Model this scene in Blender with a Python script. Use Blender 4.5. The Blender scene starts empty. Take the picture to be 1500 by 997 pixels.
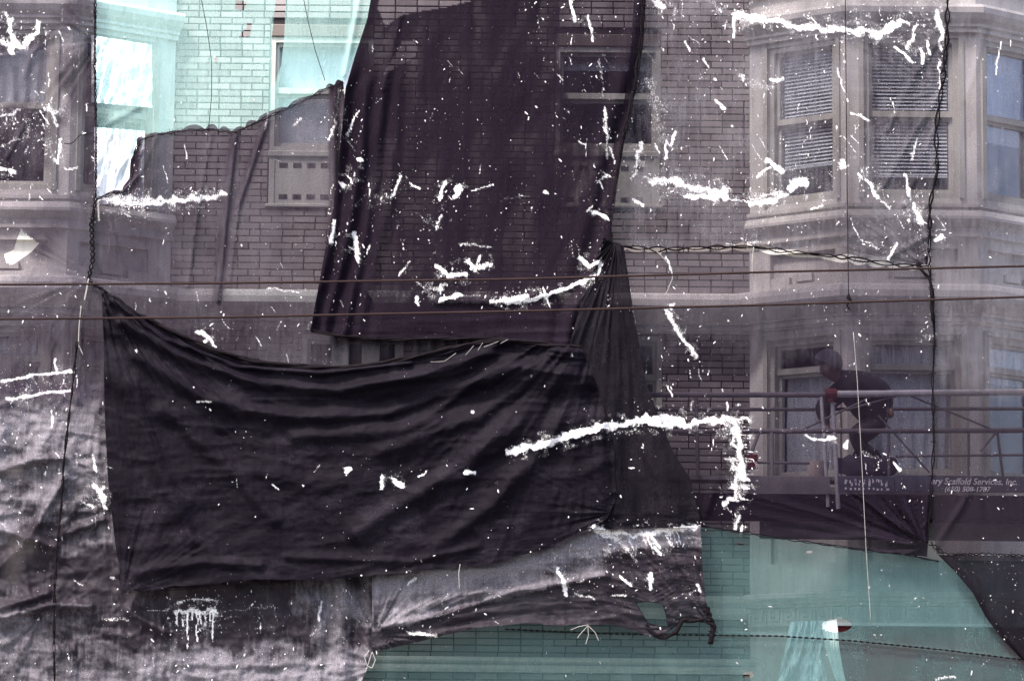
import bpy, bmesh, math, random
import numpy as np
from mathutils import Vector, Matrix, Euler

S = bpy.context.scene
COL = S.collection
random.seed(7); np.random.seed(7)
R_ = math.radians

# ------------------------------------------------------------------ camera, sky, sun, exposure
FPX, CX, CY = 4900.0, 750.0, 498.5
CAM_LOC = Vector((0.0, -33.3, 1.6))
CAM_ROT = (Euler((R_(98.0), 0, 0)).to_matrix() @ Matrix.Rotation(R_(0.55), 3, 'Z'))
cam = bpy.data.cameras.new('camera'); co = bpy.data.objects.new('camera', cam); COL.objects.link(co)
co.location = CAM_LOC; co.rotation_euler = CAM_ROT.to_euler()
cam.sensor_fit = 'HORIZONTAL'; cam.sensor_width = 36.0; cam.lens = 36.0*FPX/1500.0
cam.clip_start = 0.5; cam.clip_end = 2000
S.camera = co

SUN_EL, SUN_AZ = R_(58), R_(-42)          # sun high, behind the camera and a little to its left
w = bpy.data.worlds.new('World'); S.world = w; w.use_nodes = True
nt = w.node_tree; bg = nt.nodes['Background']
sky = nt.nodes.new('ShaderNodeTexSky'); sky.sky_type = 'NISHITA'; sky.sun_disc = False
sky.sun_elevation = SUN_EL; sky.sun_rotation = R_(180)+SUN_AZ*-1
sky.dust_density = 4.0; sky.air_density = 1.0; sky.ozone_density = 0.6
nt.links.new(sky.outputs[0], bg.inputs[0]); bg.inputs[1].default_value = 0.10
sl = bpy.data.lights.new('sun', 'SUN'); sl.energy = 1.5; sl.angle = R_(10); sl.color = (1.0, 0.945, 0.91)
so = bpy.data.objects.new('sun', sl); COL.objects.link(so)
sd = Vector((math.sin(SUN_AZ)*math.cos(SUN_EL), -math.cos(SUN_AZ)*math.cos(SUN_EL), math.sin(SUN_EL)))
so.rotation_euler = sd.to_track_quat('Z', 'Y').to_euler(); so.location = (-6, -20, 20)
S.view_settings.view_transform = 'Standard'; S.view_settings.look = 'None'
S.view_settings.exposure = 2.6; S.view_settings.gamma = 1.0
S.cycles.transparent_max_bounces = 24; S.cycles.max_bounces = 6
S.cycles.diffuse_bounces = 3; S.cycles.glossy_bounces = 2; S.cycles.transmission_bounces = 3

# ------------------------------------------------------------------ projection helpers (where a thing seen in the photo stands at depth y)
CM = np.array(CAM_ROT); CL = np.array(CAM_LOC)
def unproj(px, py, y):
    px = np.asarray(px, float); py = np.asarray(py, float); y = np.asarray(y, float)
    d = np.stack([(px-CX)/FPX, (CY-py)/FPX, -np.ones_like(px*py)], -1) @ CM.T
    t = (y-CL[1])/d[..., 1]
    return CL + d*t[..., None]
def P(px, py, y): return Vector([float(v) for v in unproj(px, py, y)])
def X(px, py, y): return P(px, py, y).x
def Z(px, py, y): return P(px, py, y).z
PXM = 0.0068

# ------------------------------------------------------------------ object helpers
def link(name, me, parent=None):
    o = bpy.data.objects.new(name, me); COL.objects.link(o)
    if parent is not None:
        o.parent = parent
        o.location = -Vector(parent['base']) if 'base' in parent else (0, 0, 0)
    return o
def thing(name, label, cat, base=(0, 0, 0), group=None):
    o = bpy.data.objects.new(name, None); COL.objects.link(o)
    o.empty_display_size = 0.2
    o.location = base; o['base'] = tuple(base)
    o['label'] = label; o['category'] = cat
    if group: o['group'] = group
    return o
def tag(o, label=None, cat=None, group=None, kind=None):
    if label: o['label'] = label
    if cat: o['category'] = cat
    if group: o['group'] = group
    if kind: o['kind'] = kind
    return o

class MB:
    def __init__(s): s.v = []; s.f = []
    def add(s, vs, fs):
        n = len(s.v); s.v += [tuple(v) for v in vs]; s.f += [tuple(i+n for i in f) for f in fs]
    def box(s, x0, x1, y0, y1, z0, z1, ch=0.0):
        if ch <= 0:
            s.add([(x0,y0,z0),(x1,y0,z0),(x1,y1,z0),(x0,y1,z0),(x0,y0,z1),(x1,y0,z1),(x1,y1,z1),(x0,y1,z1)],
                  [(0,1,5,4),(1,2,6,5),(2,3,7,6),(3,0,4,7),(4,5,6,7),(3,2,1,0)])
        else:   # chamfered front (toward -Y)
            c = ch
            s.add([(x0,y1,z0),(x1,y1,z0),(x1,y1,z1),(x0,y1,z1),
                   (x0,y0+c,z0),(x1,y0+c,z0),(x1,y0+c,z1),(x0,y0+c,z1),
                   (x0+c,y0,z0+c),(x1-c,y0,z0+c),(x1-c,y0,z1-c),(x0+c,y0,z1-c)],
                  [(0,1,5,4),(1,2,6,5),(2,3,7,6),(3,0,4,7),(4,5,9,8),(5,6,10,9),(6,7,11,10),(7,4,8,11),(8,9,10,11)])
    def obox(s, O, u, n, w_, u0, u1, n0, n1, z0, z1, c=0.0):   # box in a face frame: u along, n outward, z up
        def q(a, b, c_): return tuple(Vector(O)+u*a+n*b+Vector((0,0,c_)))
        if c <= 0:
            vs = [q(a,b,c_) for c_ in (z0,z1) for (a,b) in ((u0,n1),(u1,n1),(u1,n0),(u0,n0))]
            s.add(vs, [(0,1,5,4),(1,2,6,5),(2,3,7,6),(3,0,4,7),(4,5,6,7),(3,2,1,0)])
        else:
            vs = [q(u0,n0,z0),q(u1,n0,z0),q(u1,n0,z1),q(u0,n0,z1),q(u0,n1-c,z0),q(u1,n1-c,z0),q(u1,n1-c,z1),q(u0,n1-c,z1),
                  q(u0+c,n1,z0+c),q(u1-c,n1,z0+c),q(u1-c,n1,z1-c),q(u0+c,n1,z1-c)]
            s.add(vs, [(0,1,5,4),(1,2,6,5),(2,3,7,6),(3,0,4,7),(4,5,9,8),(5,6,10,9),(6,7,11,10),(7,4,8,11),(8,9,10,11),(3,2,1,0)])
    def tube(s, pts, r, n=6):
        pts = [Vector(p) for p in pts]; k = len(pts)
        if np.isscalar(r): r = [r]*k
        base = len(s.v)
        for i, p in enumerate(pts):
            t = (pts[min(i+1,k-1)]-pts[max(i-1,0)]); t = t.normalized() if t.length > 1e-9 else Vector((0,0,1))
            a = Vector((0,1,0)) if abs(t.y) < 0.9 else Vector((1,0,0))
            e1 = t.cross(a).normalized(); e2 = t.cross(e1)
            for j in range(n):
                th = 2*math.pi*j/n
                s.v.append(tuple(p+(e1*math.cos(th)+e2*math.sin(th))*r[i]))
        for i in range(k-1):
            for j in range(n):
                a0 = base+i*n+j; a1 = base+i*n+(j+1)%n
                s.f.append((a0, a1, a1+n, a0+n))
        s.f.append(tuple(base+j for j in range(n))[::-1]); s.f.append(tuple(base+(k-1)*n+j for j in range(n)))
    def mesh(s, name, mat, smooth=False):
        me = bpy.data.meshes.new(name); me.from_pydata(s.v, [], s.f)
        if mat: me.materials.append(mat)
        bm = bmesh.new(); bm.from_mesh(me); bmesh.ops.recalc_face_normals(bm, faces=bm.faces); bm.to_mesh(me); bm.free()
        if smooth: me.polygons.foreach_set('use_smooth', [True]*len(me.polygons))
        me.update(); return me
    def build(s, name, mat, parent=None, smooth=False):
        return link(name, s.mesh(name, mat, smooth), parent)

# ------------------------------------------------------------------ numpy noise
_tab = np.random.RandomState(3).rand(64, 256, 256)[:12]
def vnoise(x, y, seed=0):
    t = _tab[seed % 12]
    xi = np.floor(x).astype(int); yi = np.floor(y).astype(int); fx = x-xi; fy = y-yi
    fx = fx*fx*(3-2*fx); fy = fy*fy*(3-2*fy)
    a = t[xi & 255, yi & 255]; b = t[(xi+1) & 255, yi & 255]; c = t[xi & 255, (yi+1) & 255]; d = t[(xi+1) & 255, (yi+1) & 255]
    return (a*(1-fx)+b*fx)*(1-fy)+(c*(1-fx)+d*fx)*fy
def fbm(x, y, seed=0, o=4):
    r = 0; a = 0.5; tot = 0
    for k in range(o):
        r = r+a*vnoise(x*2**k+17.3*k, y*2**k+9.1*k, seed+k); tot += a; a *= 0.5
    return r/tot
def ridge(x, y, seed=0, o=3):
    r = 0; a = 0.5; tot = 0
    for k in range(o):
        r = r+a*(1-np.abs(2*vnoise(x*2**k+3.3*k, y*2**k+5.1*k, seed+k)-1)); tot += a; a *= 0.5
    return r/tot
def sstep(a, b, x):
    t = np.clip((x-a)/(b-a), 0, 1); return t*t*(3-2*t)

# ------------------------------------------------------------------ materials
def newmat(name):
    m = bpy.data.materials.new(name); m.use_nodes = True
    n = m.node_tree; n.nodes.clear(); out = n.nodes.new('ShaderNodeOutputMaterial')
    return m, n, out
def N(n, t, **kw):
    nd = n.nodes.new(t)
    for k, v in kw.items():
        if k.startswith('i_'): nd.inputs[int(k[2:])].default_value = v
        else: setattr(nd, k, v)
    return nd
def mathn(n, op, a, b=None, clamp=False):
    nd = n.nodes.new('ShaderNodeMath'); nd.operation = op; nd.use_clamp = clamp
    for i, v in enumerate((a, b)):
        if v is None: continue
        if hasattr(v, 'links'): n.links.new(v, nd.inputs[i])
        else: nd.inputs[i].default_value = v
    return nd.outputs[0]
def mixcol(n, f, a, b):
    nd = n.nodes.new('ShaderNodeMix'); nd.data_type = 'RGBA'
    for i, v in ((0, f), (6, a), (7, b)):
        if hasattr(v, 'links'): n.links.new(v, nd.inputs[i])
        else: nd.inputs[i].default_value = v if i == 0 else (*v, 1)
    return nd.outputs[2]
def noise(n, scale, detail=4, rough=0.55, vec=None, dist=0.0):
    nd = n.nodes.new('ShaderNodeTexNoise'); nd.inputs['Scale'].default_value = scale
    nd.inputs['Detail'].default_value = detail; nd.inputs['Roughness'].default_value = rough
    nd.inputs['Distortion'].default_value = dist
    if vec is not None: n.links.new(vec, nd.inputs['Vector'])
    return nd.outputs[0]
def geopos(n, scale=(1, 1, 1)):
    g = n.nodes.new('ShaderNodeNewGeometry'); mp = n.nodes.new('ShaderNodeMapping')
    mp.inputs['Scale'].default_value = scale; n.links.new(g.outputs['Position'], mp.inputs['Vector'])
    return mp.outputs[0]

def surface_mat(name, c1, c2, rough=0.8, scale=6, grain=0.15, streak=0.0, bump=0.2, metallic=0.0, spec=0.3, fine=90):
    m, n, out = newmat(name)
    p = N(n, 'ShaderNodeBsdfPrincipled'); p.inputs['Roughness'].default_value = rough
    p.inputs['Metallic'].default_value = metallic; p.inputs['Specular IOR Level'].default_value = spec
    pos = geopos(n)
    f = noise(n, scale, 5, 0.6, pos)
    f = mathn(n, 'MULTIPLY', mathn(n, 'SUBTRACT', f, 0.3), 2.2, True)
    col = mixcol(n, f, c1, c2)
    g = noise(n, fine, 3, 0.7, pos)
    k = mathn(n, 'ADD', mathn(n, 'MULTIPLY', g, grain*2), 1-grain)
    if streak > 0:
        s_ = noise(n, 1.0, 4, 0.6, geopos(n, (14, 14, 0.8)))
        s_ = mathn(n, 'MULTIPLY', mathn(n, 'SUBTRACT', s_, 0.5), 5.0, True)
        k = mathn(n, 'MULTIPLY', k, mathn(n, 'SUBTRACT', 1.0, mathn(n, 'MULTIPLY', s_, streak)))
    mm = n.nodes.new('ShaderNodeVectorMath'); mm.operation = 'SCALE'
    n.links.new(col, mm.inputs[0]); n.links.new(k, mm.inputs['Scale'])
    n.links.new(mm.outputs[0], p.inputs['Base Color'])
    b = N(n, 'ShaderNodeBump'); b.inputs['Strength'].default_value = bump; b.inputs['Distance'].default_value = 0.004
    n.links.new(g, b.inputs['Height']); n.links.new(b.outputs[0], p.inputs['Normal'])
    n.links.new(p.outputs[0], out.inputs[0])
    return m

M = {}
M['stone'] = surface_mat('painted_stone', (0.575, 0.56, 0.525), (0.465, 0.452, 0.43), scale=2.5, grain=0.08, streak=0.22)
M['trim'] = surface_mat('window_paint', (0.40, 0.40, 0.36), (0.33, 0.33, 0.30), scale=5, streak=0.15)
M['brown'] = surface_mat('brown_stone', (0.13, 0.102, 0.09), (0.10, 0.08, 0.072), scale=4)
M['mortar'] = surface_mat('mortar', (0.014, 0.009, 0.010), (0.009, 0.006, 0.007), scale=9)
M['dark'] = surface_mat('dark_interior', (0.012, 0.010, 0.014), (0.02, 0.016, 0.022), scale=2)
M['white'] = surface_mat('white_fabric', (0.72, 0.72, 0.70), (0.6, 0.6, 0.6), scale=6, rough=0.6)
M['slat'] = surface_mat('blind_slat', (0.82, 0.82, 0.84), (0.74, 0.74, 0.76), rough=0.5, scale=5)
M['metal'] = surface_mat('galvanised_tube', (0.42, 0.42, 0.43), (0.30, 0.30, 0.31), rough=0.4, metallic=0.3, scale=10)
M['darkmetal'] = surface_mat('dark_steel', (0.10, 0.09, 0.10), (0.06, 0.055, 0.06), rough=0.5, scale=10)
M['red'] = surface_mat('red_paint', (0.10, 0.01, 0.012), (0.07, 0.008, 0.01), rough=0.5)
M['maroon'] = surface_mat('maroon_canvas', (0.13, 0.012, 0.014), (0.09, 0.008, 0.01), rough=0.85, scale=3)
M['asphalt'] = surface_mat('asphalt', (0.055, 0.055, 0.056), (0.04, 0.04, 0.04), scale=1.0, fine=40)
M['concrete'] = surface_mat('concrete', (0.30, 0.29, 0.27), (0.24, 0.235, 0.22), scale=1.0)
M['kerb'] = surface_mat('kerb_stone', (0.34, 0.33, 0.31), (0.28, 0.27, 0.26), scale=2.0)
M['line'] = surface_mat('road_paint', (0.75, 0.75, 0.72), (0.6, 0.6, 0.58), scale=5)
M['plank'] = surface_mat('grey_deck', (0.17, 0.165, 0.165), (0.11, 0.105, 0.105), scale=5, streak=0.1)
M['sign'] = surface_mat('navy_sign', (0.07, 0.075, 0.10), (0.055, 0.06, 0.08), rough=0.5)
M['letter'] = surface_mat('sign_letter', (0.85, 0.86, 0.90), (0.70, 0.72, 0.77), rough=0.5)
M['rope'] = surface_mat('black_rope', (0.005, 0.0035, 0.005), (0.009, 0.007, 0.008), spec=0.03, rough=0.85, scale=20)
M['cord'] = surface_mat('pale_cord', (0.24, 0.225, 0.21), (0.16, 0.15, 0.14), rough=0.8, scale=20)
M['wire'] = surface_mat('cable_rubber', (0.028, 0.017, 0.016), (0.018, 0.012, 0.011), rough=0.9, spec=0.03, scale=8)
M['jacket'] = surface_mat('black_jacket', (0.012, 0.012, 0.016), (0.02, 0.02, 0.026), rough=0.9)
M['cap'] = surface_mat('grey_knit', (0.035, 0.03, 0.045), (0.022, 0.02, 0.03), rough=0.95, fine=200, grain=0.4)
M['trouser'] = surface_mat('grey_trouser', (0.03, 0.027, 0.03), (0.022, 0.02, 0.022), rough=0.9)
M['skin'] = surface_mat('skin', (0.12, 0.07, 0.055), (0.09, 0.055, 0.045), rough=0.6)
M['glove'] = surface_mat('pale_glove', (0.38, 0.33, 0.3), (0.3, 0.26, 0.24), rough=0.8)

def brick_mat():
    m, n, out = newmat('buff_brick')
    p = N(n, 'ShaderNodeBsdfPrincipled'); p.inputs['Roughness'].default_value = 0.85; p.inputs['Specular IOR Level'].default_value = 0.25
    at = N(n, 'ShaderNodeAttribute', attribute_name='rnd'); oi = N(n, 'ShaderNodeObjectInfo')
    r = mathn(n, 'FRACT', mathn(n, 'ADD', at.outputs['Fac'], oi.outputs['Random']))
    c = mixcol(n, r, (0.16, 0.14, 0.135), (0.265, 0.238, 0.228))
    g = noise(n, 70, 4, 0.7, geopos(n)); big = noise(n, 1.3, 3, 0.6, geopos(n))
    k = mathn(n, 'MULTIPLY', mathn(n, 'ADD', mathn(n, 'MULTIPLY', g, 0.4), 0.8), mathn(n, 'ADD', mathn(n, 'MULTIPLY', big, 0.4), 0.8))
    mm = n.nodes.new('ShaderNodeVectorMath'); mm.operation = 'SCALE'
    n.links.new(c, mm.inputs[0]); n.links.new(k, mm.inputs['Scale']); n.links.new(mm.outputs[0], p.inputs['Base Color'])
    b = N(n, 'ShaderNodeBump'); b.inputs['Strength'].default_value = 0.3; b.inputs['Distance'].default_value = 0.003
    n.links.new(g, b.inputs['Height']); n.links.new(b.outputs[0], p.inputs['Normal'])
    n.links.new(p.outputs[0], out.inputs[0]); return m
M['brick'] = brick_mat()

def glass_mat():
    m, n, out = newmat('window_glass')
    t = N(n, 'ShaderNodeBsdfTransparent'); t.inputs[0].default_value = (0.93, 0.95, 0.97, 1)
    g = N(n, 'ShaderNodeBsdfGlossy'); g.inputs['Roughness'].default_value = 0.08; g.inputs[0].default_value = (0.85, 0.87, 0.95, 1)
    lw = N(n, 'ShaderNodeFresnel'); lw.inputs[0].default_value = 1.5
    f = mathn(n, 'MULTIPLY', lw.outputs[0], 0.4, True)
    mx = N(n, 'ShaderNodeMixShader'); n.links.new(f, mx.inputs[0]); n.links.new(t.outputs[0], mx.inputs[1]); n.links.new(g.outputs[0], mx.inputs[2])
    n.links.new(mx.outputs[0], out.inputs[0]); return m
M['glass'] = glass_mat()

def net_mat(name, col, dusty, alpha, transl=0.0, tint=(1, 1, 1), spec=0.04, rough=0.7, grain=1.0, weave=95, wear=0.45):
    """woven debris netting: open weave (see-through share 1-alpha), dust, and paint where the attribute 'paint' says it fell"""
    m, n, out = newmat(name)
    pos = geopos(n)
    dens = N(n, 'ShaderNodeAttribute', attribute_name='dens').outputs['Fac']
    paint = N(n, 'ShaderNodeAttribute', attribute_name='paint').outputs['Fac']
    dirt = N(n, 'ShaderNodeAttribute', attribute_name='dirt').outputs['Fac']
    g = noise(n, weave, 3, 0.9, pos)                         # weave clumping
    g2 = noise(n, 2.2, 5, 0.62, pos)                         # dust clouds
    g3 = noise(n, 1.0, 4, 0.6, geopos(n, (30, 30, 3.0)))     # downward streaks
    dust = mathn(n, 'MULTIPLY', mathn(n, 'SUBTRACT', mathn(n, 'ADD', mathn(n, 'MULTIPLY', g2, 0.7), mathn(n, 'MULTIPLY', g3, 0.4)), 0.42), 3.0, True)
    dust = mathn(n, 'ADD', dust, dirt, True)
    c = mixcol(n, dust, col, dusty)
    k = mathn(n, 'ADD', mathn(n, 'MULTIPLY', mathn(n, 'SUBTRACT', g, 0.5), grain*4.0), 1.0, False)
    mm = n.nodes.new('ShaderNodeVectorMath'); mm.operation = 'SCALE'; n.links.new(c, mm.inputs[0]); n.links.new(k, mm.inputs['Scale'])
    p = N(n, 'ShaderNodeBsdfPrincipled'); p.inputs['Roughness'].default_value = rough; p.inputs['Specular IOR Level'].default_value = spec
    n.links.new(mm.outputs[0], p.inputs['Base Color'])
    sh = p.outputs[0]
    if transl > 0:
        tl = N(n, 'ShaderNodeBsdfTranslucent'); n.links.new(mm.outputs[0], tl.inputs[0])
        mt = N(n, 'ShaderNodeMixShader'); mt.inputs[0].default_value = transl
        n.links.new(sh, mt.inputs[1]); n.links.new(tl.outputs[0], mt.inputs[2]); sh = mt.outputs[0]
    a = mathn(n, 'MULTIPLY', dens, alpha)
    a = mathn(n, 'ADD', a, mathn(n, 'MULTIPLY', mathn(n, 'SUBTRACT', g, 0.5), wear*1.6))
    a = mathn(n, 'ADD', a, mathn(n, 'MULTIPLY', mathn(n, 'SUBTRACT', dust, 0.4), 0.10), True)
    tr = N(n, 'ShaderNodeBsdfTransparent'); tr.inputs[0].default_value = (*tint, 1)
    mx = N(n, 'ShaderNodeMixShader'); n.links.new(a, mx.inputs[0]); n.links.new(tr.outputs[0], mx.inputs[1]); n.links.new(sh, mx.inputs[2])
    # paint
    h1 = noise(n, 100, 4, 0.8, pos, 0.6); h2 = noise(n, 1.0, 4, 0.7, geopos(n, (95, 95, 26)), 0.5)
    h = mathn(n, 'ADD', mathn(n, 'MULTIPLY', h1, 0.62*1.9), mathn(n, 'ADD', mathn(n, 'MULTIPLY', h2, 0.38*1.9), -0.45))
    pf = mathn(n, 'MULTIPLY', mathn(n, 'SUBTRACT', mathn(n, 'ADD', mathn(n, 'MULTIPLY', paint, 0.95), -0.07), h), 4.5, True)
    thin = mathn(n, 'ADD', mathn(n, 'MULTIPLY', mathn(n, 'SUBTRACT', paint, 0.45), 1.6, True), 0.42, True)   # thin scrapes stay half see-through
    pf = mathn(n, 'MULTIPLY', pf, thin)
    pp = N(n, 'ShaderNodeBsdfPrincipled'); pp.inputs['Roughness'].default_value = 0.55
    pc = mixcol(n, mathn(n, 'MULTIPLY', mathn(n, 'SUBTRACT', h1, 0.38), 3.2, True), (0.80, 0.78, 0.77), (0.22, 0.20, 0.205)); n.links.new(pc, pp.inputs['Base Color'])
    bp = N(n, 'ShaderNodeBump'); bp.inputs['Strength'].default_value = 0.5; bp.inputs['Distance'].default_value = 0.004
    n.links.new(h1, bp.inputs['Height']); n.links.new(bp.outputs[0], pp.inputs['Normal'])
    m2 = N(n, 'ShaderNodeMixShader'); n.links.new(pf, m2.inputs[0]); n.links.new(mx.outputs[0], m2.inputs[1]); n.links.new(pp.outputs[0], m2.inputs[2])
    n.links.new(m2.outputs[0], out.inputs[0])
    return m
TN = (0.96, 0.905, 0.985)
M['net_grey'] = net_mat('black_net_single', (0.0140, 0.0090, 0.0145), (0.048, 0.042, 0.050), 0.775, tint=TN)
M['net_low'] = net_mat('black_net_clean', (0.0060, 0.0035, 0.0075), (0.042, 0.037, 0.045), 0.74, tint=TN)
M['net_right'] = net_mat('black_net_dusty', (0.012, 0.0085, 0.0130), (0.088, 0.082, 0.092), 0.745, tint=(0.96, 0.92, 0.96))
M['net_dark'] = net_mat('black_net_double', (0.0044, 0.0022, 0.0054), (0.0078, 0.0046, 0.0088), 0.912, grain=1.8, wear=.26, tint=TN)
M['net_sail'] = net_mat('black_net_sail', (0.0036, 0.0023, 0.0042), (0.008, 0.0065, 0.009), 0.93, grain=1.6, wear=.25, tint=TN)
M['tarp'] = net_mat('black_cloth', (0.0029, 0.0017, 0.0040), (0.0076, 0.0058, 0.0092), 1.08, grain=1.8, wear=0.0, spec=0.05, rough=0.7)
M['net_dirty'] = net_mat('dirty_net', (0.013, 0.0095, 0.0135), (0.120, 0.110, 0.124), 0.93, grain=0.9, wear=0.10, spec=0.1, rough=0.6, tint=TN)
M['green_lit'] = net_mat('green_net_lit', (0.44, 0.68, 0.63), (0.50, 0.72, 0.68), 0.35, transl=0.4, tint=(.80, 1, .96), grain=0.15, wear=0.06)  # green netting in the open, its brightness put into the colour
M['green_shaded'] = net_mat('green_net_shaded', (0.048, 0.094, 0.094), (0.062, 0.108, 0.110), 0.64, transl=0.3, tint=(.80, 1, .99), grain=0.7, wear=0.25)  # green netting lower down, the shade it hangs in mixed into its colour
M['plastic'] = surface_mat('white_plastic', (0.86, 0.87, 0.90), (0.8, 0.82, 0.86), rough=0.3, scale=4, spec=0.5, grain=0.03)
M['fleck'] = surface_mat('paint_fleck', (0.70, 0.68, 0.66), (0.22, 0.20, 0.20), rough=0.6, scale=14)
def sheer():
    m, n, out = newmat('clear_plastic')
    p = N(n, 'ShaderNodeBsdfPrincipled'); p.inputs['Base Color'].default_value = (0.75, 0.8, 0.84, 1); p.inputs['Roughness'].default_value = 0.3
    t = N(n, 'ShaderNodeBsdfTransparent'); g = noise(n, 9, 5, 0.7, geopos(n, (1, 1, .35)), 0.8)
    f = mathn(n, 'ADD', mathn(n, 'MULTIPLY', mathn(n, 'SUBTRACT', g, 0.45), 3.0), 0.5, True)
    mx = N(n, 'ShaderNodeMixShader'); n.links.new(f, mx.inputs[0]); n.links.new(t.outputs[0], mx.inputs[1]); n.links.new(p.outputs[0], mx.inputs[2])
    n.links.new(mx.outputs[0], out.inputs[0]); return m
M['sheer'] = sheer()

# ================================================================== STREET (below the frame)
def struct_box(name, *a, m):
    b = MB(); b.box(*a); o = b.build(name, M[m]); o['kind'] = 'structure'; return o
g = MB(); g.add([(-700, -700, 0), (700, -700, 0), (700, 700, 0), (-700, 700, 0)], [(0, 1, 2, 3)])
tag(g.build('ground', M['concrete']), kind='structure')
g = MB(); g.add([(-200, -30, 0.004), (200, -30, 0.004), (200, -4.2, 0.004), (-200, -4.2, 0.004)], [(0, 1, 2, 3)])
tag(g.build('road', M['asphalt']), kind='structure')
g = MB()
for i in range(-20, 20): g.add([(i*6, -17.2, 0.008), (i*6+3, -17.2, 0.008), (i*6+3, -17.05, 0.008), (i*6, -17.05, 0.008)], [(0, 1, 2, 3)])
tag(g.build('road_marking', M['line']), kind='structure')
struct_box('pavement', -200, 200, -4.0, -0.02, 0.0, 0.13, m='concrete')
struct_box('kerb', -200, 200, -4.2, -4.003, 0.0, 0.128, m='kerb')

# ================================================================== BUILDING
BLD = thing('apartment_building', 'buff brick apartment block with pale bay windows behind the netting', 'building', (0, 0.3, 0))
ZTOP = Z(750, -150, 0)
xl, xr = X(252, 300, 0), X(1098, 330, 0)            # brick field between the bays
D = 0.70
# --- levels
zb_top, zb_bot, zb_l2 = Z(860, 432, -.2), Z(860, 470, -.12), Z(860, 486, -.05)    # belt course
fz = lambda py: Z(1335, py, -D)                      # level read on the front of the right bay
# --- wall openings: (px0, px1, py_top, py_bottom)
OPEN = {'A': (394, 546, 36, 304), 'B': (812, 968, 50, 304), 'A2': (440, 590, 489, 700), 'B2': (820, 970, 491, 640)}
openw = {k: (X(a, (t+b)/2, 0), X(c, (t+b)/2, 0), Z((a+c)/2, b, 0), Z((a+c)/2, t, 0)) for k, (a, c, t, b) in OPEN.items()}
# --- mortar backing wall with holes
def holed(mb, O, u, n, L, z0, z1, holes, n_front=0.0, depth=0.25):
    us = sorted({0.0, L, *[h[0] for h in holes], *[h[1] for h in holes]}); zs = sorted({z0, z1, *[h[2] for h in holes], *[h[3] for h in holes]})
    q = lambda a, b, c: tuple(Vector(O)+u*a+n*b+Vector((0, 0, c)))
    for i in range(len(us)-1):
        for j in range(len(zs)-1):
            cu, cz = (us[i]+us[i+1])/2, (zs[j]+zs[j+1])/2
            if any(h[0] < cu < h[1] and h[2] < cz < h[3] for h in holes): continue
            mb.add([q(us[i], n_front, zs[j]), q(us[i+1], n_front, zs[j]), q(us[i+1], n_front, zs[j+1]), q(us[i], n_front, zs[j+1])], [(0, 1, 2, 3)])
    for h in holes:
        d = n_front-(h[4] if len(h) > 4 else depth)
        a = [q(h[0], n_front, h[2]), q(h[1], n_front, h[2]), q(h[1], n_front, h[3]), q(h[0], n_front, h[3])]
        b = [q(h[0], d, h[2]), q(h[1], d, h[2]), q(h[1], d, h[3]), q(h[0], d, h[3])]
        mb.add(a+b, [(0, 1, 5, 4), (1, 2, 6, 5), (2, 3, 7, 6), (3, 0, 4, 7)])
        if len(h) > 4: mb.add(b, [(0, 1, 2, 3)])
ux, ny = Vector((1, 0, 0)), Vector((0, -1, 0))
wb = MB()
holed(wb, (xl-.3, 0, 0), ux, ny, xr-xl+.6, 0.1, ZTOP, [(a-xl+.3, b-xl+.3, c, d) for a, b, c, d in openw.values()], n_front=-0.014)
WALL = wb.build('wall', M['mortar'], BLD)
# --- bricks
BL, BH, JT = 0.222, 0.0555, 0.0120
course = 0.0682
bands = [(zb_bot-.09, zb_top), (Z(1000, 906, 0), Z(1000, 872, 0)), (Z(1000, 986, 0), Z(1000, 964, 0))]
def brickmesh(Lb):
    b = MB(); b.box(0, Lb, -0.002, 0.03, 0, BH, ch=0.0035)
    me = b.mesh('brick', M['brick']); at = me.attributes.new('rnd', 'FLOAT', 'POINT'); at.data.foreach_set('value', [0.0]*len(me.vertices)); return me
full, half = brickmesh(BL-JT), brickmesh(BL/2-JT)
cands = []; rest = MB(); rr = []
z = ZTOP-BH; row = 0
rb = random.Random(5)
while z > 0.3:
    zc = z+BH/2
    if any(b0 < zc < b1 for b0, b1 in bands): z -= course; row += 1; continue
    x = xl+.02-(row % 2)*BL/2-rb.uniform(0, 0.01)
    while x < xr+.06:
        Lb = BL
        if rb.random() < 0.06: Lb = BL/2
        segs = [(max(x, xl-.04), min(x+Lb-JT, xr+.04))]
        for (a, b_, c, d) in openw.values():
            if z+BH > c-.004 and z < d+.004:
                ns = []
                for s0, s1 in segs:
                    if s1 <= a or s0 >= b_: ns.append((s0, s1)); continue
                    if s0 < a: ns.append((s0, a-.004))
                    if s1 > b_: ns.append((b_+.004, s1))
                segs = ns
        for s0, s1 in segs:
            if s1-s0 < 0.03: continue
            dy = rb.uniform(-.0015, .0015); dz = rb.uniform(-.0015, .0015)
            if abs((s1-s0)-(Lb-JT)) < 1e-4: cands.append((s0, dy, z+dz, Lb == BL))
            else:
                n0 = len(rest.v); rest.box(s0, s1, -0.002+dy, 0.03, z+dz, z+dz+BH, ch=0.0035); rr += [rb.random()]*(len(rest.v)-n0)
        x += Lb
    z -= course; row += 1
ref = P(380, 70, 0)
cands.sort(key=lambda c: abs(c[0]-ref.x)*0.8+abs(c[2]-ref.z))
for i, (bx_, dy, bz, isf) in enumerate(cands):
    if i < 300:
        o = bpy.data.objects.new('brick', full if isf else half); COL.objects.link(o); o.parent = WALL; o.location = (bx_, dy, bz)
    else:
        n0 = len(rest.v); Lb = (BL if isf else BL/2)-JT
        rest.box(bx_, bx_+Lb, -0.002+dy, 0.03, bz, bz+BH, ch=0.0035); rr += [rb.random()]*(len(rest.v)-n0)
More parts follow.
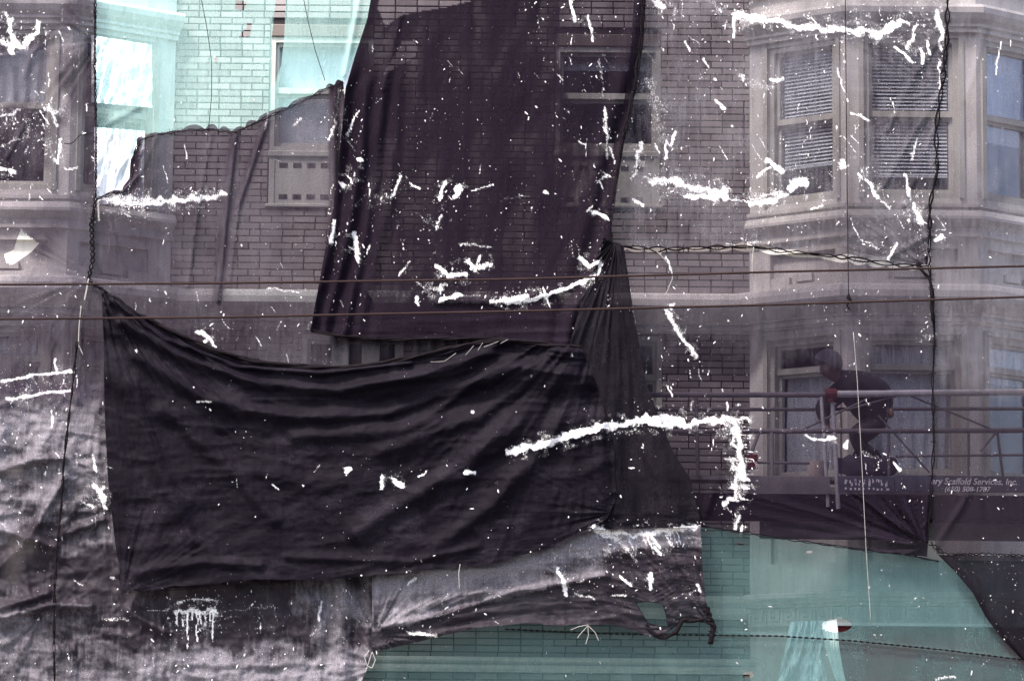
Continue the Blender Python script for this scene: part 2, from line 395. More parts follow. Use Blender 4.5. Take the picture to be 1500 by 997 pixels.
me = rest.mesh('brickwork', M['brick']); at = me.attributes.new('rnd', 'FLOAT', 'POINT'); at.data.foreach_set('value', rr)
o = bpy.data.objects.new('brickwork', me); COL.objects.link(o); o.parent = WALL; o['kind'] = 'stuff'

# --- mouldings swept round plan paths
def offs(path, d):
    out = []; k = len(path)
    for i in range(k):
        ns = []
        if i > 0: e = (path[i]-path[i-1]).normalized(); ns.append(Vector((e.y, -e.x)))
        if i < k-1: e = (path[i+1]-path[i]).normalized(); ns.append(Vector((e.y, -e.x)))
        if len(ns) == 2:
            b = (ns[0]+ns[1]).normalized(); out.append(path[i]+b*(d/b.dot(ns[0])))
        else: out.append(path[i]+ns[0]*d)
    return out
def moulding(name, path, prof, mat, parent):
    mb = MB(); k = len(path); rows = []
    for (o_, z_) in prof:
        rows.append([(p.x, p.y, z_) for p in offs(path, o_)])
    mb.add([v for r in rows for v in r], [(i*k+j, i*k+j+1, (i+1)*k+j+1, (i+1)*k+j) for i in range(len(rows)-1) for j in range(k-1)])
    return mb.build(name, mat, parent)
def bay_path(xa, xb, xc, xd): return [Vector((xa, 0)), Vector((xb, -D)), Vector((xc, -D)), Vector((xd, 0))]
bays = {}
xbR, xcR = X(1240, 330, -D), X(1432, 330, -D)
WB = xcR-xbR; WS = xbR-xr
bays['R'] = bay_path(xr, xbR, xcR, xcR+WS)
xcL = X(100, 290, -D)
bays['L'] = bay_path(xcL-WB-(xl-xcL), xcL-WB, xcL, xl)

# profile lists
def belt_prof(zt, zb, zl):
    h = zt-zb
    return [(0.0, zt+.05), (0.22, zt+.025), (0.27, zt), (0.30, zt-.2*h), (0.305, zt-.45*h), (0.285, zt-.58*h), (0.235, zt-.72*h), (0.165, zt-.86*h), (0.09, zb),
            (0.08, zb-.02), (0.055, zb-.024), (0.055, zb-.045), (0.075, zb-.05), (0.075, zb-.075), (0.03, zb-.082), (0.03, zl), (0.0, zl-.004)]
moulding('belt_course', [Vector((xl-.2, 0)), Vector((xr+.2, 0))], belt_prof(zb_top, zb_bot, zb_l2), M['stone'], BLD)
for (pt, pb) in ((872, 906), (964, 986)):
    zt, zb = Z(1000, pt, 0), Z(1000, pb, 0); h = zt-zb
    moulding('water_table_moulding', [Vector((xl-.2, 0)), Vector((xr+.2, 0))],
             [(0, zt), (.07, zt-.01), (.07, zt-.2*h), (.04, zt-.28*h), (.04, zt-.5*h), (.055, zt-.55*h), (.055, zt-.75*h), (.02, zt-.8*h), (.02, zb), (0, zb-.003)], M['stone'], BLD)

ZW = {'up': (fz(290), fz(55)), 'lo': (fz(700), fz(490))}
def window(parent, O, u, n, u0, u1, z0, z1, wmat, label=None, rail=0.47, split=True, drop=True):
    """double-hung window: casing ring in the opening, two sashes with panes, dark room behind"""
    f = MB(); c = 0.055
    q = lambda *a, **k: f.obox(O, u, n, None, *a, **k)
    q(u0, u0+c, -.16, -.02, z0, z1); q(u1-c, u1, -.16, -.02, z0, z1)
    q(u0+c, u1-c, -.16, -.022, z1-c, z1); q(u0+c, u1-c, -.16, -.022, z0, z0+c)
    W = f.build('window', wmat, parent)
    if label: W['label'] = label
    s = MB(); zm = z0+(z1-z0)*(1-rail); k = 0.035; a0, a1 = u0+c, u1-c
    s.obox(O, u, n, None, a0, a0+k, -.13, -.07, zm, z1-c); s.obox(O, u, n, None, a1-k, a1, -.13, -.07, zm, z1-c)
    s.obox(O, u, n, None, a0+k, a1-k, -.13, -.072, z1-c-k, z1-c); s.obox(O, u, n, None, a0, a1, -.13, -.068, zm-.03, zm+.03)
    so_ = link('upper_sash', s.mesh('upper_sash', wmat)); so_.parent = W
    s = MB(); b0, b1 = z0+c, zm-.03
    s.obox(O, u, n, None, a0, a0+k, -.158, -.10, b0, b1); s.obox(O, u, n, None, a1-k, a1, -.158, -.10, b0, b1)
    s.obox(O, u, n, None, a0+k, a1-k, -.158, -.102, b0, b0+k*1.4); s.obox(O, u, n, None, a0+k, a1-k, -.158, -.102, b1-k, b1)
    so_ = link('lower_sash', s.mesh('lower_sash', wmat)); so_.parent = W
    for (p0, p1, nn) in ((zm+.03, z1-c-k, -.10), (b0+k*1.4, b1-k, -.13)):
        g = MB(); g.obox(O, u, n, None, a0+k, a1-k, nn-.005, nn, p0, p1)
        go = link('pane', g.mesh('pane', M['glass'])); go.parent = W
    d = MB(); d.obox(O, u, n, None, u0, u1, -.62, -.60, z0, z1)
    for (aa, bb) in ((u0-.02, u0), (u1, u1+.02)): d.obox(O, u, n, None, aa, bb, -.60, -.17, z0, z1)
    d.obox(O, u, n, None, u0, u1, -.60, -.17, z1, z1+.02); d.obox(O, u, n, None, u0, u1, -.60, -.17, z0-.02, z0)
    do = link('dark_room', d.mesh('dark_room', M['dark'])); do.parent = W
    return W, (a0+k, a1-k, b0+k, z1-c-k, zm)

def blind(O, u, n, u0, u1, z0, z1, label, pitch=0.0368):
    c = Vector(O)+u*((u0+u1)/2)+n*-.155
    T_ = thing('venetian_blind', label, 'window blind', (c.x, c.y, z1), 'venetian blinds in the upper bay windows')
    b = MB(); b.obox((0, 0, 0), u, n, None, -(u1-u0)/2, (u1-u0)/2, -.02, .02, -.03, 0.0)
    o = b.build('head_rail', M['slat']); o.parent = T_
    s = MB(); L = (u1-u0)/2-.01
    qv = lambda a, b_, c_: tuple(u*a+n*b_+Vector((0, 0, c_)))
    s.add([qv(-L, .012, -.013), qv(L, .012, -.013), qv(L, .003, .002), qv(-L, .003, .002), qv(L, -.012, .010), qv(-L, -.012, .010)], [(0, 1, 2, 3), (3, 2, 4, 5)])
    me = s.mesh('slat', M['slat']); zz = z1-.05
    while zz > z0:
        o = bpy.data.objects.new('slat', me); COL.objects.link(o); o.parent = T_; o.location = (0, 0, zz-z1); zz -= pitch
    b = MB(); b.obox((0, 0, 0), u, n, None, -L, L, -.012, .012, zz-z1, zz-z1+.018)
    o = b.build('bottom_rail', M['slat']); o.parent = T_

def curtain(O, u, n, u0, u1, z0, z1, label, mat='white', nn=-.22, seed=1, amp=.018, waves=7, group=None, name='curtain', cat='curtain', gather=0.0):
    nu, nz = 60, 30; vs, fs = [], []
    for j in range(nz+1):
        for i in range(nu+1):
            a = i/nu; t = j/nz
            uu = u0+(u1-u0)*a+gather*math.sin(a*9+seed)*t*(1-t)
            d = nn+amp*math.sin(a*waves*6.28+seed+1.5*math.sin(t*2+a*5))+amp*.6*(float(vnoise(np.array(a*14+t*3), np.array(t*5+a*2), seed))-.5)*2
            vs.append(tuple(Vector(O)+u*uu+n*d+Vector((0, 0, z1+(z0-z1)*t))))
    for j in range(nz):
        for i in range(nu): k = j*(nu+1)+i; fs.append((k, k+1, k+nu+2, k+nu+1))
    m = MB(); m.add(vs, fs); o = m.build(name, M[mat], None, smooth=True); tag(o, label, cat, group); return o

def bay(key, labels):
    path = bays[key]; z0, zt = 0.15, ZTOP
    bwall = None
    for fi in range(3):
        A, B = path[fi], path[fi+1]; L = (B-A).length; e = (B-A).normalized()
        u = Vector((e.x, e.y, 0)); n = Vector((e.y, -e.x, 0)); O = (A.x, A.y, 0)
        if fi == 1: w0, w1 = .135*L, .865*L
        elif fi == 0: w0, w1 = .20*L, .90*L
        else: w0, w1 = .10*L, .80*L
        holes = [(w0, w1, *ZW['up']), (w0, w1, *ZW['lo'])]
        holes.append((w0+.02, w1-.02, fz(409), fz(363), .055))
        holes.append((w0+.02, w1-.02, fz(822), fz(735), .055))
        mb = MB(); holed(mb, O, u, n, L, z0, zt, holes)
        # corner pilaster strips, stepped keys in the spandrel recesses, window hoods
        W = mb.build('bay_wall', M['stone'], BLD)
        k = MB()
        for (a, b_) in ((w0+.02, w0+.24), (w1-.24, w1-.02)): k.obox(O, u, n, None, a, b_, -.055, -.006, fz(409), fz(398))
        k.obox(O, u, n, None, w0+.30, w1-.30, -.055, -.012, fz(405), fz(394))
        kk = link('spandrel_key', k.mesh('spandrel_key', M['stone'])); kk.parent = W
        for a_ in ((w0-.05, w1+.05, .035, ZW['lo'][1]+.002, ZW['lo'][1]+.05), (w0-.05, w0-.002, .03, ZW['lo'][0], ZW['lo'][1]+.001), (w1+.002, w1+.05, .03, ZW['lo'][0], ZW['lo'][1]+.001),
                   (w0-.05, w0-.002, .025, *ZW['up']), (w1+.002, w1+.05, .025, *ZW['up'])):
            k = MB(); k.obox(O, u, n, None, a_[0], a_[1], 0, a_[2], a_[3], a_[4]); kk = link('window_casing', k.mesh('window_casing', M['trim'])); kk.parent = W
        wu, iu = window(BLD, O, u, n, w0, w1, *ZW['up'], M['trim'])
        wl, il = window(BLD, O, u, n, w0, w1, *ZW['lo'], M['trim'], rail=.22)
        lu, ll = labels[fi]
        if lu and lu[0] == 'blind': blind(O, u, n, iu[0], iu[1], iu[2]+lu[1], iu[3], lu[2])
        elif lu: curtain(O, u, n, iu[0]-.03, iu[1]+.03, iu[2]+lu[1], iu[3]+.05, lu[2], nn=-.2, seed=fi+3)
        if ll: curtain(O, u, n, il[0]-.02, il[1]+.02, il[2]+ll[1], il[4]+ll[3] if len(ll) > 3 else il[3], ll[2], nn=-.21, seed=fi+5, mat=ll[0])
    ext = [Vector((path[0].x-.02, .05))] + path[1:3] + [Vector((path[3].x+.02, .05))]
    # upper cornice, frieze
    zc0, zc1 = fz(10), fz(48); h = zc0-zc1
    moulding('upper_cornice', path, [(0, zc0), (.17, zc0-.01), (.18, zc0-.15*h), (.17, zc0-.35*h), (.13, zc0-.55*h), (.08, zc0-.7*h), (.08, zc0-.8*h), (.05, zc0-.84*h), (.05, zc1), (0, zc1-.003)], M['stone'], BLD)
    moulding('upper_fillet', path, [(0, fz(-28)), (.05, fz(-28)), (.05, fz(-20)), (0, fz(-19))], M['stone'], BLD)
    # sill group
    moulding('sill_moulding', path, [(0, fz(298)), (.055, fz(299)), (.055, fz(304)), (.03, fz(305)), (.03, fz(308)), (.07, fz(309)), (.10, fz(318)), (.10, fz(322)),
                                     (.05, fz(328)), (.02, fz(334)), (.02, fz(341)), (.04, fz(341.5)), (.04, fz(346)), (0, fz(347))], M['stone'], BLD)
    moulding('belt_moulding', path, belt_prof(zb_top+.01, zb_bot+.01, zb_l2+.01), M['stone'], BLD)
    moulding('lower_sill', path, [(0, fz(702)), (.10, fz(704)), (.10, fz(714)), (.04, fz(722)), (0, fz(724))], M['stone'], BLD)
    moulding('base_moulding', path, [(0, fz(866)), (.12, fz(868)), (.12, fz(874)), (.09, fz(876)), (.09, fz(880)), (.05, fz(882)), (.05, fz(886)), (.03, fz(888)), (.03, fz(914)), (.0, fz(915))], M['stone'], BLD)

BL_ = ('blind', .22)
bay('R', [ (('blind', .30, 'venetian blind in the upper window beside the brick wall, slats slanting in view'), ('white', .02, 'plain drawn curtain in the lower window behind the crouching worker', -.05)),
           (('blind', .16, 'venetian blind in the upper window facing the street'), ('white', .02, 'pale curtain in the lower window right of the worker, hanging in folds')),
           (('c', .55, 'white curtain drawn half down in the upper window at the right edge'), ('white', .9, 'short white curtain in the lower window at the right edge')) ])
bay('L', [ (None, None),
           (('c', .75, 'torn white curtain in the upper window of the left bay'), ('white', .7, 'pale curtain in the lower window of the left bay front')),
           (None, ('white', .6, 'pale curtain in the lower window beside the sagging black cloth')) ])

# --- windows in the brick wall
for key in ('A', 'B'):
    a, b_, c, d = openw[key]
    zp = Z((OPEN[key][0]+OPEN[key][1])/2, 222, 0)
    Wd, iw = window(BLD, (0, 0, 0), ux, ny, a, b_, zp, d-.13, M['trim'], rail=.46)
    h = MB(); h.box(a, b_, -.0, .1, d-.13, d, ch=.01); link('header', h.mesh('header', M['brown'])).parent = Wd
    h = MB(); h.box(a, b_, -.035, .1, zp-.06, zp, ch=.008); h.box(a+.01, b_-.01, -.01, .1, c+.035, zp-.061); h.box(a-.02, b_+.02, -.03, .1, c-.0, c+.034, ch=.006)
    for q in (a+.012, b_-.07): h.box(q, q+.055, -.02, .05, c+.035, zp-.062)
    link('lower_panel', h.mesh('lower_panel', M['trim'])).parent = Wd
    s = MB()
    for pz in (245, 291):
        for k in range(6):
            x0 = a+.115+k*.14
            s.box(x0, x0+.085, -.014, 0.0, Z(700, pz+3.5, 0), Z(700, pz-3.5, 0))
    link('vent_slot', s.mesh('vent_slot', M['dark'])).parent = Wd
    curtain((0, 0, 0), ux, ny, iw[0]-.02, iw[1]+.02, (iw[2]-.03 if key == 'A' else iw[3]-.12), iw[3]+.04,
            'drawn cream curtain in the brick-wall window under the mint green net' if key == 'A' else 'short curtain in the window behind the darkest net', nn=-.2, seed=9, amp=.008)
a, b_, c, d = openw['A2']
Wd, iw = window(BLD, (0, 0, 0), ux, ny, a, b_, c, d, M['white'], rail=.3, label='lower window with wide white mullions')
s = MB()
for (p0, p1) in ((486, 511), (530, 556)): s.box(X(p0, 510, 0), X(p1, 510, 0), .0, .06, c+.05, d-.03, ch=.006)
link('mullion', s.mesh('mullion', M['white'])).parent = Wd
a, b_, c, d = openw['B2']
window(BLD, (0, 0, 0), ux, ny, a, b_, c, d, M['trim'], rail=.4)

# --- Greek-key frieze at the foot of the right bay
path = bays['R']
kf = MB(); zt, zb = fz(889), fz(911); hh = zt-zb; t_ = hh*.13
for fi in range(3):
    A, B = path[fi], path[fi+1]; Lf = (B-A).length; e = (B-A).normalized(); u = Vector((e.x, e.y, 0)); n = Vector((e.y, -e.x, 0)); O = (A.x, A.y, 0)
    k = int(Lf/(hh*1.15)); st = Lf/k
    for i in range(k):
        o0 = i*st+st*.06; w_ = st*.88
        for (p, q, r, s_) in ((0, 1, 1-.13, 1), (0, .13, 0, .87), (.87, 1, .2, .87), (.3, .87, .2, .33), (.3, .43, .33, .62), (.43, .68, .49, .62)):
            kf.obox(O, u, n, None, o0+p*w_, o0+q*w_, .028, .042, zb+r*hh, zb+s_*hh)
o = kf.build('greek_key_frieze', M['stone'], BLD)

# --- awning below the right bay
AW = thing('awning', 'dark maroon shop awning with white top edge under the right bay', 'awning', (X(1400, 960, -1.2), -.9, Z(1400, 960, -1)))
ax0, ax1 = X(1226, 950, -1.0), X(1226, 950, -1.0)+4.2
az = Z(1300, 916, -.85)
b = MB(); b.add([(ax0, -.78, az), (ax1, -.78, az), (ax1, -1.42, az-1.05), (ax0, -1.42, az-1.05), (ax0, -.78, az-1.05), (ax1, -.78, az-1.05)], [(0, 1, 2, 3), (0, 3, 4), (1, 5, 2)])
b.build('canvas', M['maroon'], AW)
b = MB(); b.box(ax0-.01, ax1+.01, -.83, -.76, az+.002, az+.03); b.build('top_edge', M['white'], AW)
def sheet(name, label, cat, pts_l, pts_r, y0, mat, seed, amp=.03, group=None, fold=9):
    """hanging sheet between a left and a right outline given top to bottom"""
    nv, nu = 60, 50
    L_ = resample(pts_l, nv+1); R2 = resample(pts_r, nv+1); u = np.linspace(0, 1, nu+1)
    px = L_[:, None, 0]*(1-u)+R2[:, None, 0]*u; py = L_[:, None, 1]*(1-u)+R2[:, None, 1]*u
    v = np.linspace(0, 1, nv+1)[:, None]
    d = amp*(ridge(u[None]*fold+v*1.5, v*2.2+u[None], seed)-.5)*2
    W = unproj(px, py, y0-d)
    fs = [(j*(nu+1)+i, j*(nu+1)+i+1, (j+1)*(nu+1)+i+1, (j+1)*(nu+1)+i) for j in range(nv) for i in range(nu)]
    me = bpy.data.meshes.new(name); me.from_pydata(W.reshape(-1, 3).tolist(), [], fs); me.materials.append(M[mat])
    me.polygons.foreach_set('use_smooth', [True]*len(me.polygons))
    return tag(link(name, me), label, cat, group)
def resample(pts, n):
    p = np.array(pts, float); d = np.r_[0, np.cumsum(np.hypot(*np.diff(p, axis=0).T))]
    t = np.linspace(0, d[-1], n); return np.stack([np.interp(t, d, p[:, 0]), np.interp(t, d, p[:, 1])], -1)
sheet('plastic_sheet', 'clear plastic sheet bunched and hanging left of the maroon awning', 'plastic sheet', [(1158, 910), (1150, 950), (1132, 1030)], [(1208, 908), (1205, 960), (1218, 1030)], -1.40, 'sheer', 4, .05)
sheet('awning_end_cloth', 'curved white cloth strip hanging at the end of the maroon awning', 'cloth', [(1203, 911), (1208, 945), (1217, 975), (1236, 1030)], [(1226, 906), (1229, 945), (1234, 975), (1246, 1030)], -1.455, 'white', 6, .01)
sheet('plastic_sheet', 'white plastic film wrinkled over the lower pane of the left bay window', 'plastic sheet', [(138, 186), (138, 300)], [(212, 192), (210, 296)], -.74, 'plastic', 5, .05, fold=7)
sheet('plastic_sheet', 'white plastic film crumpled over the upper pane of the left bay window', 'plastic sheet', [(134, 52), (134, 150)], [(222, 66), (223, 158)], -.66, 'plastic', 8, .06, fold=8)

# ================================================================== SCAFFOLD + WORKER
yF, yB = -1.42, -0.98
SC = thing('swing_scaffold', 'suspended work platform with grey guard rails in front of the right bay', 'scaffold', (X(1300, 700, -1.2), -1.2, Z(1300, 695, -1.2)))
zd = Z(1300, 697, yF)
sx0, sx1 = X(905, 700, yF), X(1590, 700, yF)
nP = 5
for i in range(nP):
    yy0 = yF+.03+(yB-yF-.06)*i/nP
    b = MB(); b.box(sx0, sx1, yy0+.004, yy0+(yB-yF-.06)/nP-.004, zd-.045, zd-.005); b.build('deck_plank', M['plank'], SC)
def fx(px, py, y=yF): return P(px, py, y)
def rail(name, p0, p1, r, mat, y=yF):
    b = MB(); b.tube([fx(*p0, y), fx(*p1, y)], r, 10); return b.build(name, M[mat], SC)
rail('guard_rail', (905, 578), (1217, 578), .026, 'darkmetal')
rail('guard_rail', (1217, 577), (1590, 573), .034, 'metal')
rail('guard_rail', (905, 632), (1590, 630), .024, 'darkmetal')
rail('guard_rail', (1096, 677), (1186, 678), .012, 'darkmetal')
rail('guard_rail', (1312, 668), (1590, 665), .012, 'darkmetal')
rail('guard_rail', (905, 600), (1590, 598), .018, 'darkmetal', yB)
for (a, b_, r, m_) in (((1203, 580), (1213, 742), .018, 'metal'), ((1219, 580), (1228, 745), .022, 'metal'), ((1130, 632), (1131, 697), .022, 'plank'), ((1112, 632), (1094, 680), .018, 'plank'),
                       ((1302, 632), (1302, 697), .014, 'darkmetal'), ((1461, 632), (1469, 697), .014, 'darkmetal'), ((1419, 632), (1419, 697), .012, 'darkmetal'), ((1436, 660), (1460, 632), .014, 'plank'),
                       ((1020, 578), (1022, 697), .018, 'darkmetal'), ((1540, 575), (1541, 697), .018, 'darkmetal')):
    rail('post', a, b_, r, m_)
for (a, b_) in (((1330, 578), (1452, 628)), ((1286, 608), (1362, 692)), ((1165, 634), (1300, 570)), ((1240, 600), (1330, 575))):
    rail('brace', a, b_, .010, 'darkmetal')
b = MB(); p = fx(1217, 577); b.tube([p+Vector((-.055, 0, 0)), p+Vector((.055, 0, 0))], .055, 12); b.tube([p+Vector((.0, 0, -.08)), p+Vector((.0, 0, .04))], .04, 10); b.build('clamp', M['red'], SC)
b = MB(); p = fx(1102, 676); b.box(p.x-.05, p.x+.05, p.y-.04, p.y+.04, p.z-.07, p.z+.07, ch=.01); b.build('clamp', M['red'], SC)
for (p0, p1, t, bt, mm, nm) in ((1096, 1216, 697, 723, 'plank', 'toe_board'), (1228, 1310, 697, 721, 'sign', 'sign_board'), (1311, 1590, 696, 720, 'sign', 'sign_board')):
    b = MB(); b.box(X(p0, 710, yF-.03), X(p1, 710, yF-.03), yF-.035, yF-.012, Z(p0, bt, yF), Z(p0, t, yF), ch=.002); b.build(nm, M[mm], SC)
b = MB(); b.box(sx0, sx1, yF-.0, yB, Z(1300, 759, yF), Z(1300, 724, yF)); b.build('truss_skirt', M['rope'], SC)
b = MB(); b.box(X(1113, 770, yB), X(1590, 770, yB), yB+.02, yB+.05, Z(1300, 790, yB), Z(1300, 762, yB)); b.build('lower_board', M['plank'], SC)
def text(body, px, py, h_px, width_px=None, y=yF-.037, name='lettering', sh=0.25):
    cu = bpy.data.curves.new(name, 'FONT'); cu.body = body; cu.size = h_px*PXM*1.4; cu.extrude = .0008; cu.shear = sh; cu.offset = .0012
    o = bpy.data.objects.new(name, cu); COL.objects.link(o); bpy.context.view_layer.update()
    me = bpy.data.meshes.new_from_object(o); bpy.data.objects.remove(o); me.materials.clear(); me.materials.append(M['letter'])
    p = P(px, py, y); xs = [v.co.x for v in me.vertices]; wd = max(xs)-min(xs)
    s = (width_px*PXM*.957/wd) if width_px else 1
    for v in me.vertices: v.co = Vector((p.x+(v.co.x-min(xs))*s, p.y-v.co.z, p.z+v.co.y))
    return link(name, me, SC)
text('ery Scaffold Services, Inc.', 1364, 708.5, 9, 126)
text('(650) 508-1787', 1384, 719, 7, 68)
# faded, unreadable white lettering on the short sign
b = MB(); rg = random.Random(4)
for i in range(10):
    x_ = 1238+i*6.6
    for k in range(3):
        p = P(x_+rg.uniform(-1, 2), 701+rg.uniform(0, 7), yF-.038); b.box(p.x, p.x+rg.uniform(.006, .02), p.y, p.y+.001, p.z-rg.uniform(.01, .035), p.z)
    p = P(x_+rg.uniform(-1, 1), 713+rg.uniform(0, 2), yF-.038); b.box(p.x, p.x+rg.uniform(.015, .03), p.y, p.y+.001, p.z-.02, p.z)
b.build('faded_lettering', M['letter'], SC)
# buckets / clutter on the deck
b = MB(); p = P(1198, 690, -1.15)
b.tube([(p.x, p.y, zd), (p.x, p.y, zd+.16)], [.09, .11], 16); tag(b.build('paint_bucket', M['glove']), 'pale paint bucket on the scaffold deck left of the posts', 'bucket')

# tool bag in front of the worker's feet
bm = bmesh.new(); bmesh.ops.create_uvsphere(bm, u_segments=28, v_segments=18, radius=1.0); q0 = P(1270, 696, -1.36)
for v in bm.verts:
    c = v.co; k_ = 1+.10*math.sin(c.x*7+c.z*4)+.07*math.sin(c.x*15+1.3)
    sx = math.copysign(abs(c.x)**.6, c.x); sz = math.copysign(abs(c.z)**.55, c.z)
    v.co = Vector((q0.x+sx*.30, -1.33+c.y*.055, zd+.10+sz*(.105 if sz > 0 else .10)*k_))
me = bpy.data.meshes.new('bag_body'); bm.to_mesh(me); bm.free(); me.materials.append(M['cap']); me.polygons.foreach_set('use_smooth', [True]*len(me.polygons))
TB = thing('tool_bag', 'slumped dark tool bag on the scaffold deck before the worker', 'bag', (q0.x, -1.33, zd)); link('bag_body', me, TB)
b = MB(); b.tube([(q0.x-.14, -1.33, zd+.18), (q0.x-.10, -1.34, zd+.26), (q0.x, -1.345, zd+.285), (q0.x+.10, -1.34, zd+.25), (q0.x+.14, -1.33, zd+.18)], .012, 6); b.build('handle', M['jacket'], TB, True)
# worker
WK = thing('person', 'crouching worker in dark jacket and grey knit cap on the scaffold', 'person', tuple(P(1272, 696, -1.2)))
def skin_obj(name, verts, edges, radii, parent, mats, matfn, sub=2):
    me = bpy.data.meshes.new(name); me.from_pydata([tuple(v) for v in verts], edges, [])
    o = bpy.data.objects.new(name, me); COL.objects.link(o)
    md = o.modifiers.new('s', 'SKIN'); md.use_smooth_shade = True
    for i, r in enumerate(radii):
        sv = me.skin_vertices[0].data[i]; sv.radius = (r, r) if np.isscalar(r) else r; sv.use_root = (i == 0)
    sm = o.modifiers.new('b', 'SUBSURF'); sm.levels = sub; sm.render_levels = sub
    bpy.context.view_layer.update()
    me2 = bpy.data.meshes.new_from_object(o.evaluated_get(bpy.context.evaluated_depsgraph_get()))
    bpy.data.objects.remove(o)
    me2.materials.clear()
    for m_ in mats: me2.materials.append(m_)
    for pl in me2.polygons: pl.material_index = matfn(pl.center); pl.use_smooth = True
    me2.name = name
    return link(name, me2, parent)
J = {}
def jt(n_, px, py, y, r, par=None): J[n_] = (P(px, py, y), r, par)
jt('pelvis', 1284, 612, -1.16, .175); jt('spine', 1275, 587, -1.17, .225, 'pelvis'); jt('chest', 1258, 565, -1.19, .23, 'spine'); jt('neckb', 1240, 557, -1.20, .135, 'chest')
jt('neck', 1229, 551, -1.21, .065, 'neckb'); jt('head0', 1219, 545, -1.22, .095, 'neck'); jt('head1', 1213, 537, -1.23, .112, 'head0'); jt('head2', 1211, 529, -1.23, .07, 'head1')
jt('shR', 1266, 556, -1.33, .105, 'chest'); jt('elR', 1296, 572, -1.36, .088, 'shR'); jt('wrR', 1303, 596, -1.37, .034, 'elR'); jt('haR', 1305, 604, -1.375, .032, 'wrR')
jt('shL', 1238, 566, -1.06, .11, 'chest'); jt('elL', 1203, 598, -1.10, .10, 'shL'); jt('wrL', 1210, 620, -1.18, .034, 'elL'); jt('haL', 1213, 629, -1.2, .032, 'wrL')
jt('hipR', 1283, 622, -1.26, .11, 'pelvis'); jt('knR', 1250, 634, -1.33, .078, 'hipR'); jt('shinR', 1262, 660, -1.30, .062, 'knR'); jt('anR', 1268, 686, -1.28, .045, 'shinR'); jt('toR', 1252, 692, -1.31, .04, 'anR')
jt('hipL', 1280, 622, -1.09, .11, 'pelvis'); jt('knL', 1258, 648, -1.06, .075, 'hipL'); jt('shinL', 1280, 668, -1.05, .06, 'knL'); jt('anL', 1295, 686, -1.05, .045, 'shinL'); jt('toL', 1280, 693, -1.07, .04, 'anL')
for side, hx, hy, hyy in (('R', 1305, 604, -1.375), ('L', 1213, 629, -1.2)):
    for k, (dx, dl) in enumerate(((-3.2, 6.5), (-1.3, 8.2), (.8, 7.6), (2.8, 6))):
        jt(f'f{side}{k}', hx+dx, hy+dl*.6, hyy-.02, .0095, 'ha'+side); jt(f'g{side}{k}', hx+dx-.5, hy+dl, hyy+.01, .008, f'f{side}{k}')
    jt(f't{side}', hx-5, hy+1, hyy-.02, .011, 'wr'+side)
names = list(J); idx = {n_: i for i, n_ in enumerate(names)}
zb_ = P(1280, 606, -1.16).z
hp = [J['haR'][0], J['haL'][0]]; hd = J['head1'][0]
def mfn(c):
    if min((c-h).length for h in hp) < .06: return 2
    if (c-hd).length < .17 and c.x < J['neck'][0].x: return 2
    return 0 if c.z > zb_-.03 and True else 1
skin_obj('body', [J[k][0] for k in names], [(idx[J[k][2]], idx[k]) for k in names if J[k][2]], [J[k][1] for k in names], WK, [M['jacket'], M['trouser'], M['skin']], mfn)
# knit cap, face details
bm = bmesh.new(); bmesh.ops.create_uvsphere(bm, u_segments=24, v_segments=16, radius=.142)
c0 = P(1213, 532, -1.23)
for v in list(bm.verts):
    if v.co.z < -.045: bm.verts.remove(v)
for v in bm.verts: v.co = Matrix.Rotation(R_(28), 3, 'Y') @ v.co; v.co += c0
me = bpy.data.meshes.new('knit_cap'); bm.to_mesh(me); bm.free(); me.materials.append(M['cap']); me.polygons.foreach_set('use_smooth', [True]*len(me.polygons)); link('knit_cap', me, WK)
b = MB(); q = P(1206, 544, -1.25); b.tube([q+Vector((.02, 0, .02)), q+Vector((-.022, -.012, -.02)), q+Vector((.01, 0, -.03))], [.012, .018, .01], 8); b.build('nose', M['skin'], WK, True)
for dy in (-.045, .04):
    b = MB(); q = P(1207, 539, -1.23+dy); b.tube([q, q+Vector((-.006, 0, 0))], .009, 8); b.build('eye', M['dark'], WK)

# ================================================================== PAINT FIELD (where paint fell on the netting), photo-sized grid
PW, PH = 1500, 1000
paintR = np.zeros((PH, PW), np.float32)
def _seg(x0, y0, x1, y1, w_, d, x_, y_):
    vx, vy = x1-x0, y1-y0; L2 = vx*vx+vy*vy+1e-9
    t = np.clip(((x_-x0)*vx+(y_-y0)*vy)/L2, 0, 1)
    dist = np.hypot(x_-(x0+t*vx), y_-(y0+t*vy))
    return d*np.clip(1.25-dist/w_*1.0, 0, 1)
def smear(pts, w_, d):
    w_ = w_*1.08+.4
    xs = [p[0] for p in pts]; ys = [p[1] for p in pts]; m_ = w_*2.5+3
    x0, x1 = int(max(0, min(xs)-m_)), int(min(PW, max(xs)+m_)); y0, y1 = int(max(0, min(ys)-m_)), int(min(PH, max(ys)+m_))
    if x1 <= x0 or y1 <= y0: return
    yy, xx = np.mgrid[y0:y1, x0:x1].astype(np.float32)
    wx = xx+(vnoise(xx/9, yy/9, 1)-.5)*w_*1.1+(vnoise(xx/3, yy/3, 5)-.5)*w_*.5; wy = yy+(vnoise(xx/9, yy/9, 2)-.5)*w_*1.1+(vnoise(xx/3, yy/3, 4)-.5)*w_*.5
    r = np.zeros_like(xx)
    if len(pts) == 1: pts = [pts[0], pts[0]]
    for a, b_ in zip(pts[:-1], pts[1:]): r = np.maximum(r, _seg(*a, *b_, w_, d, wx, wy))
    paintR[y0:y1, x0:x1] = np.maximum(paintR[y0:y1, x0:x1], r)
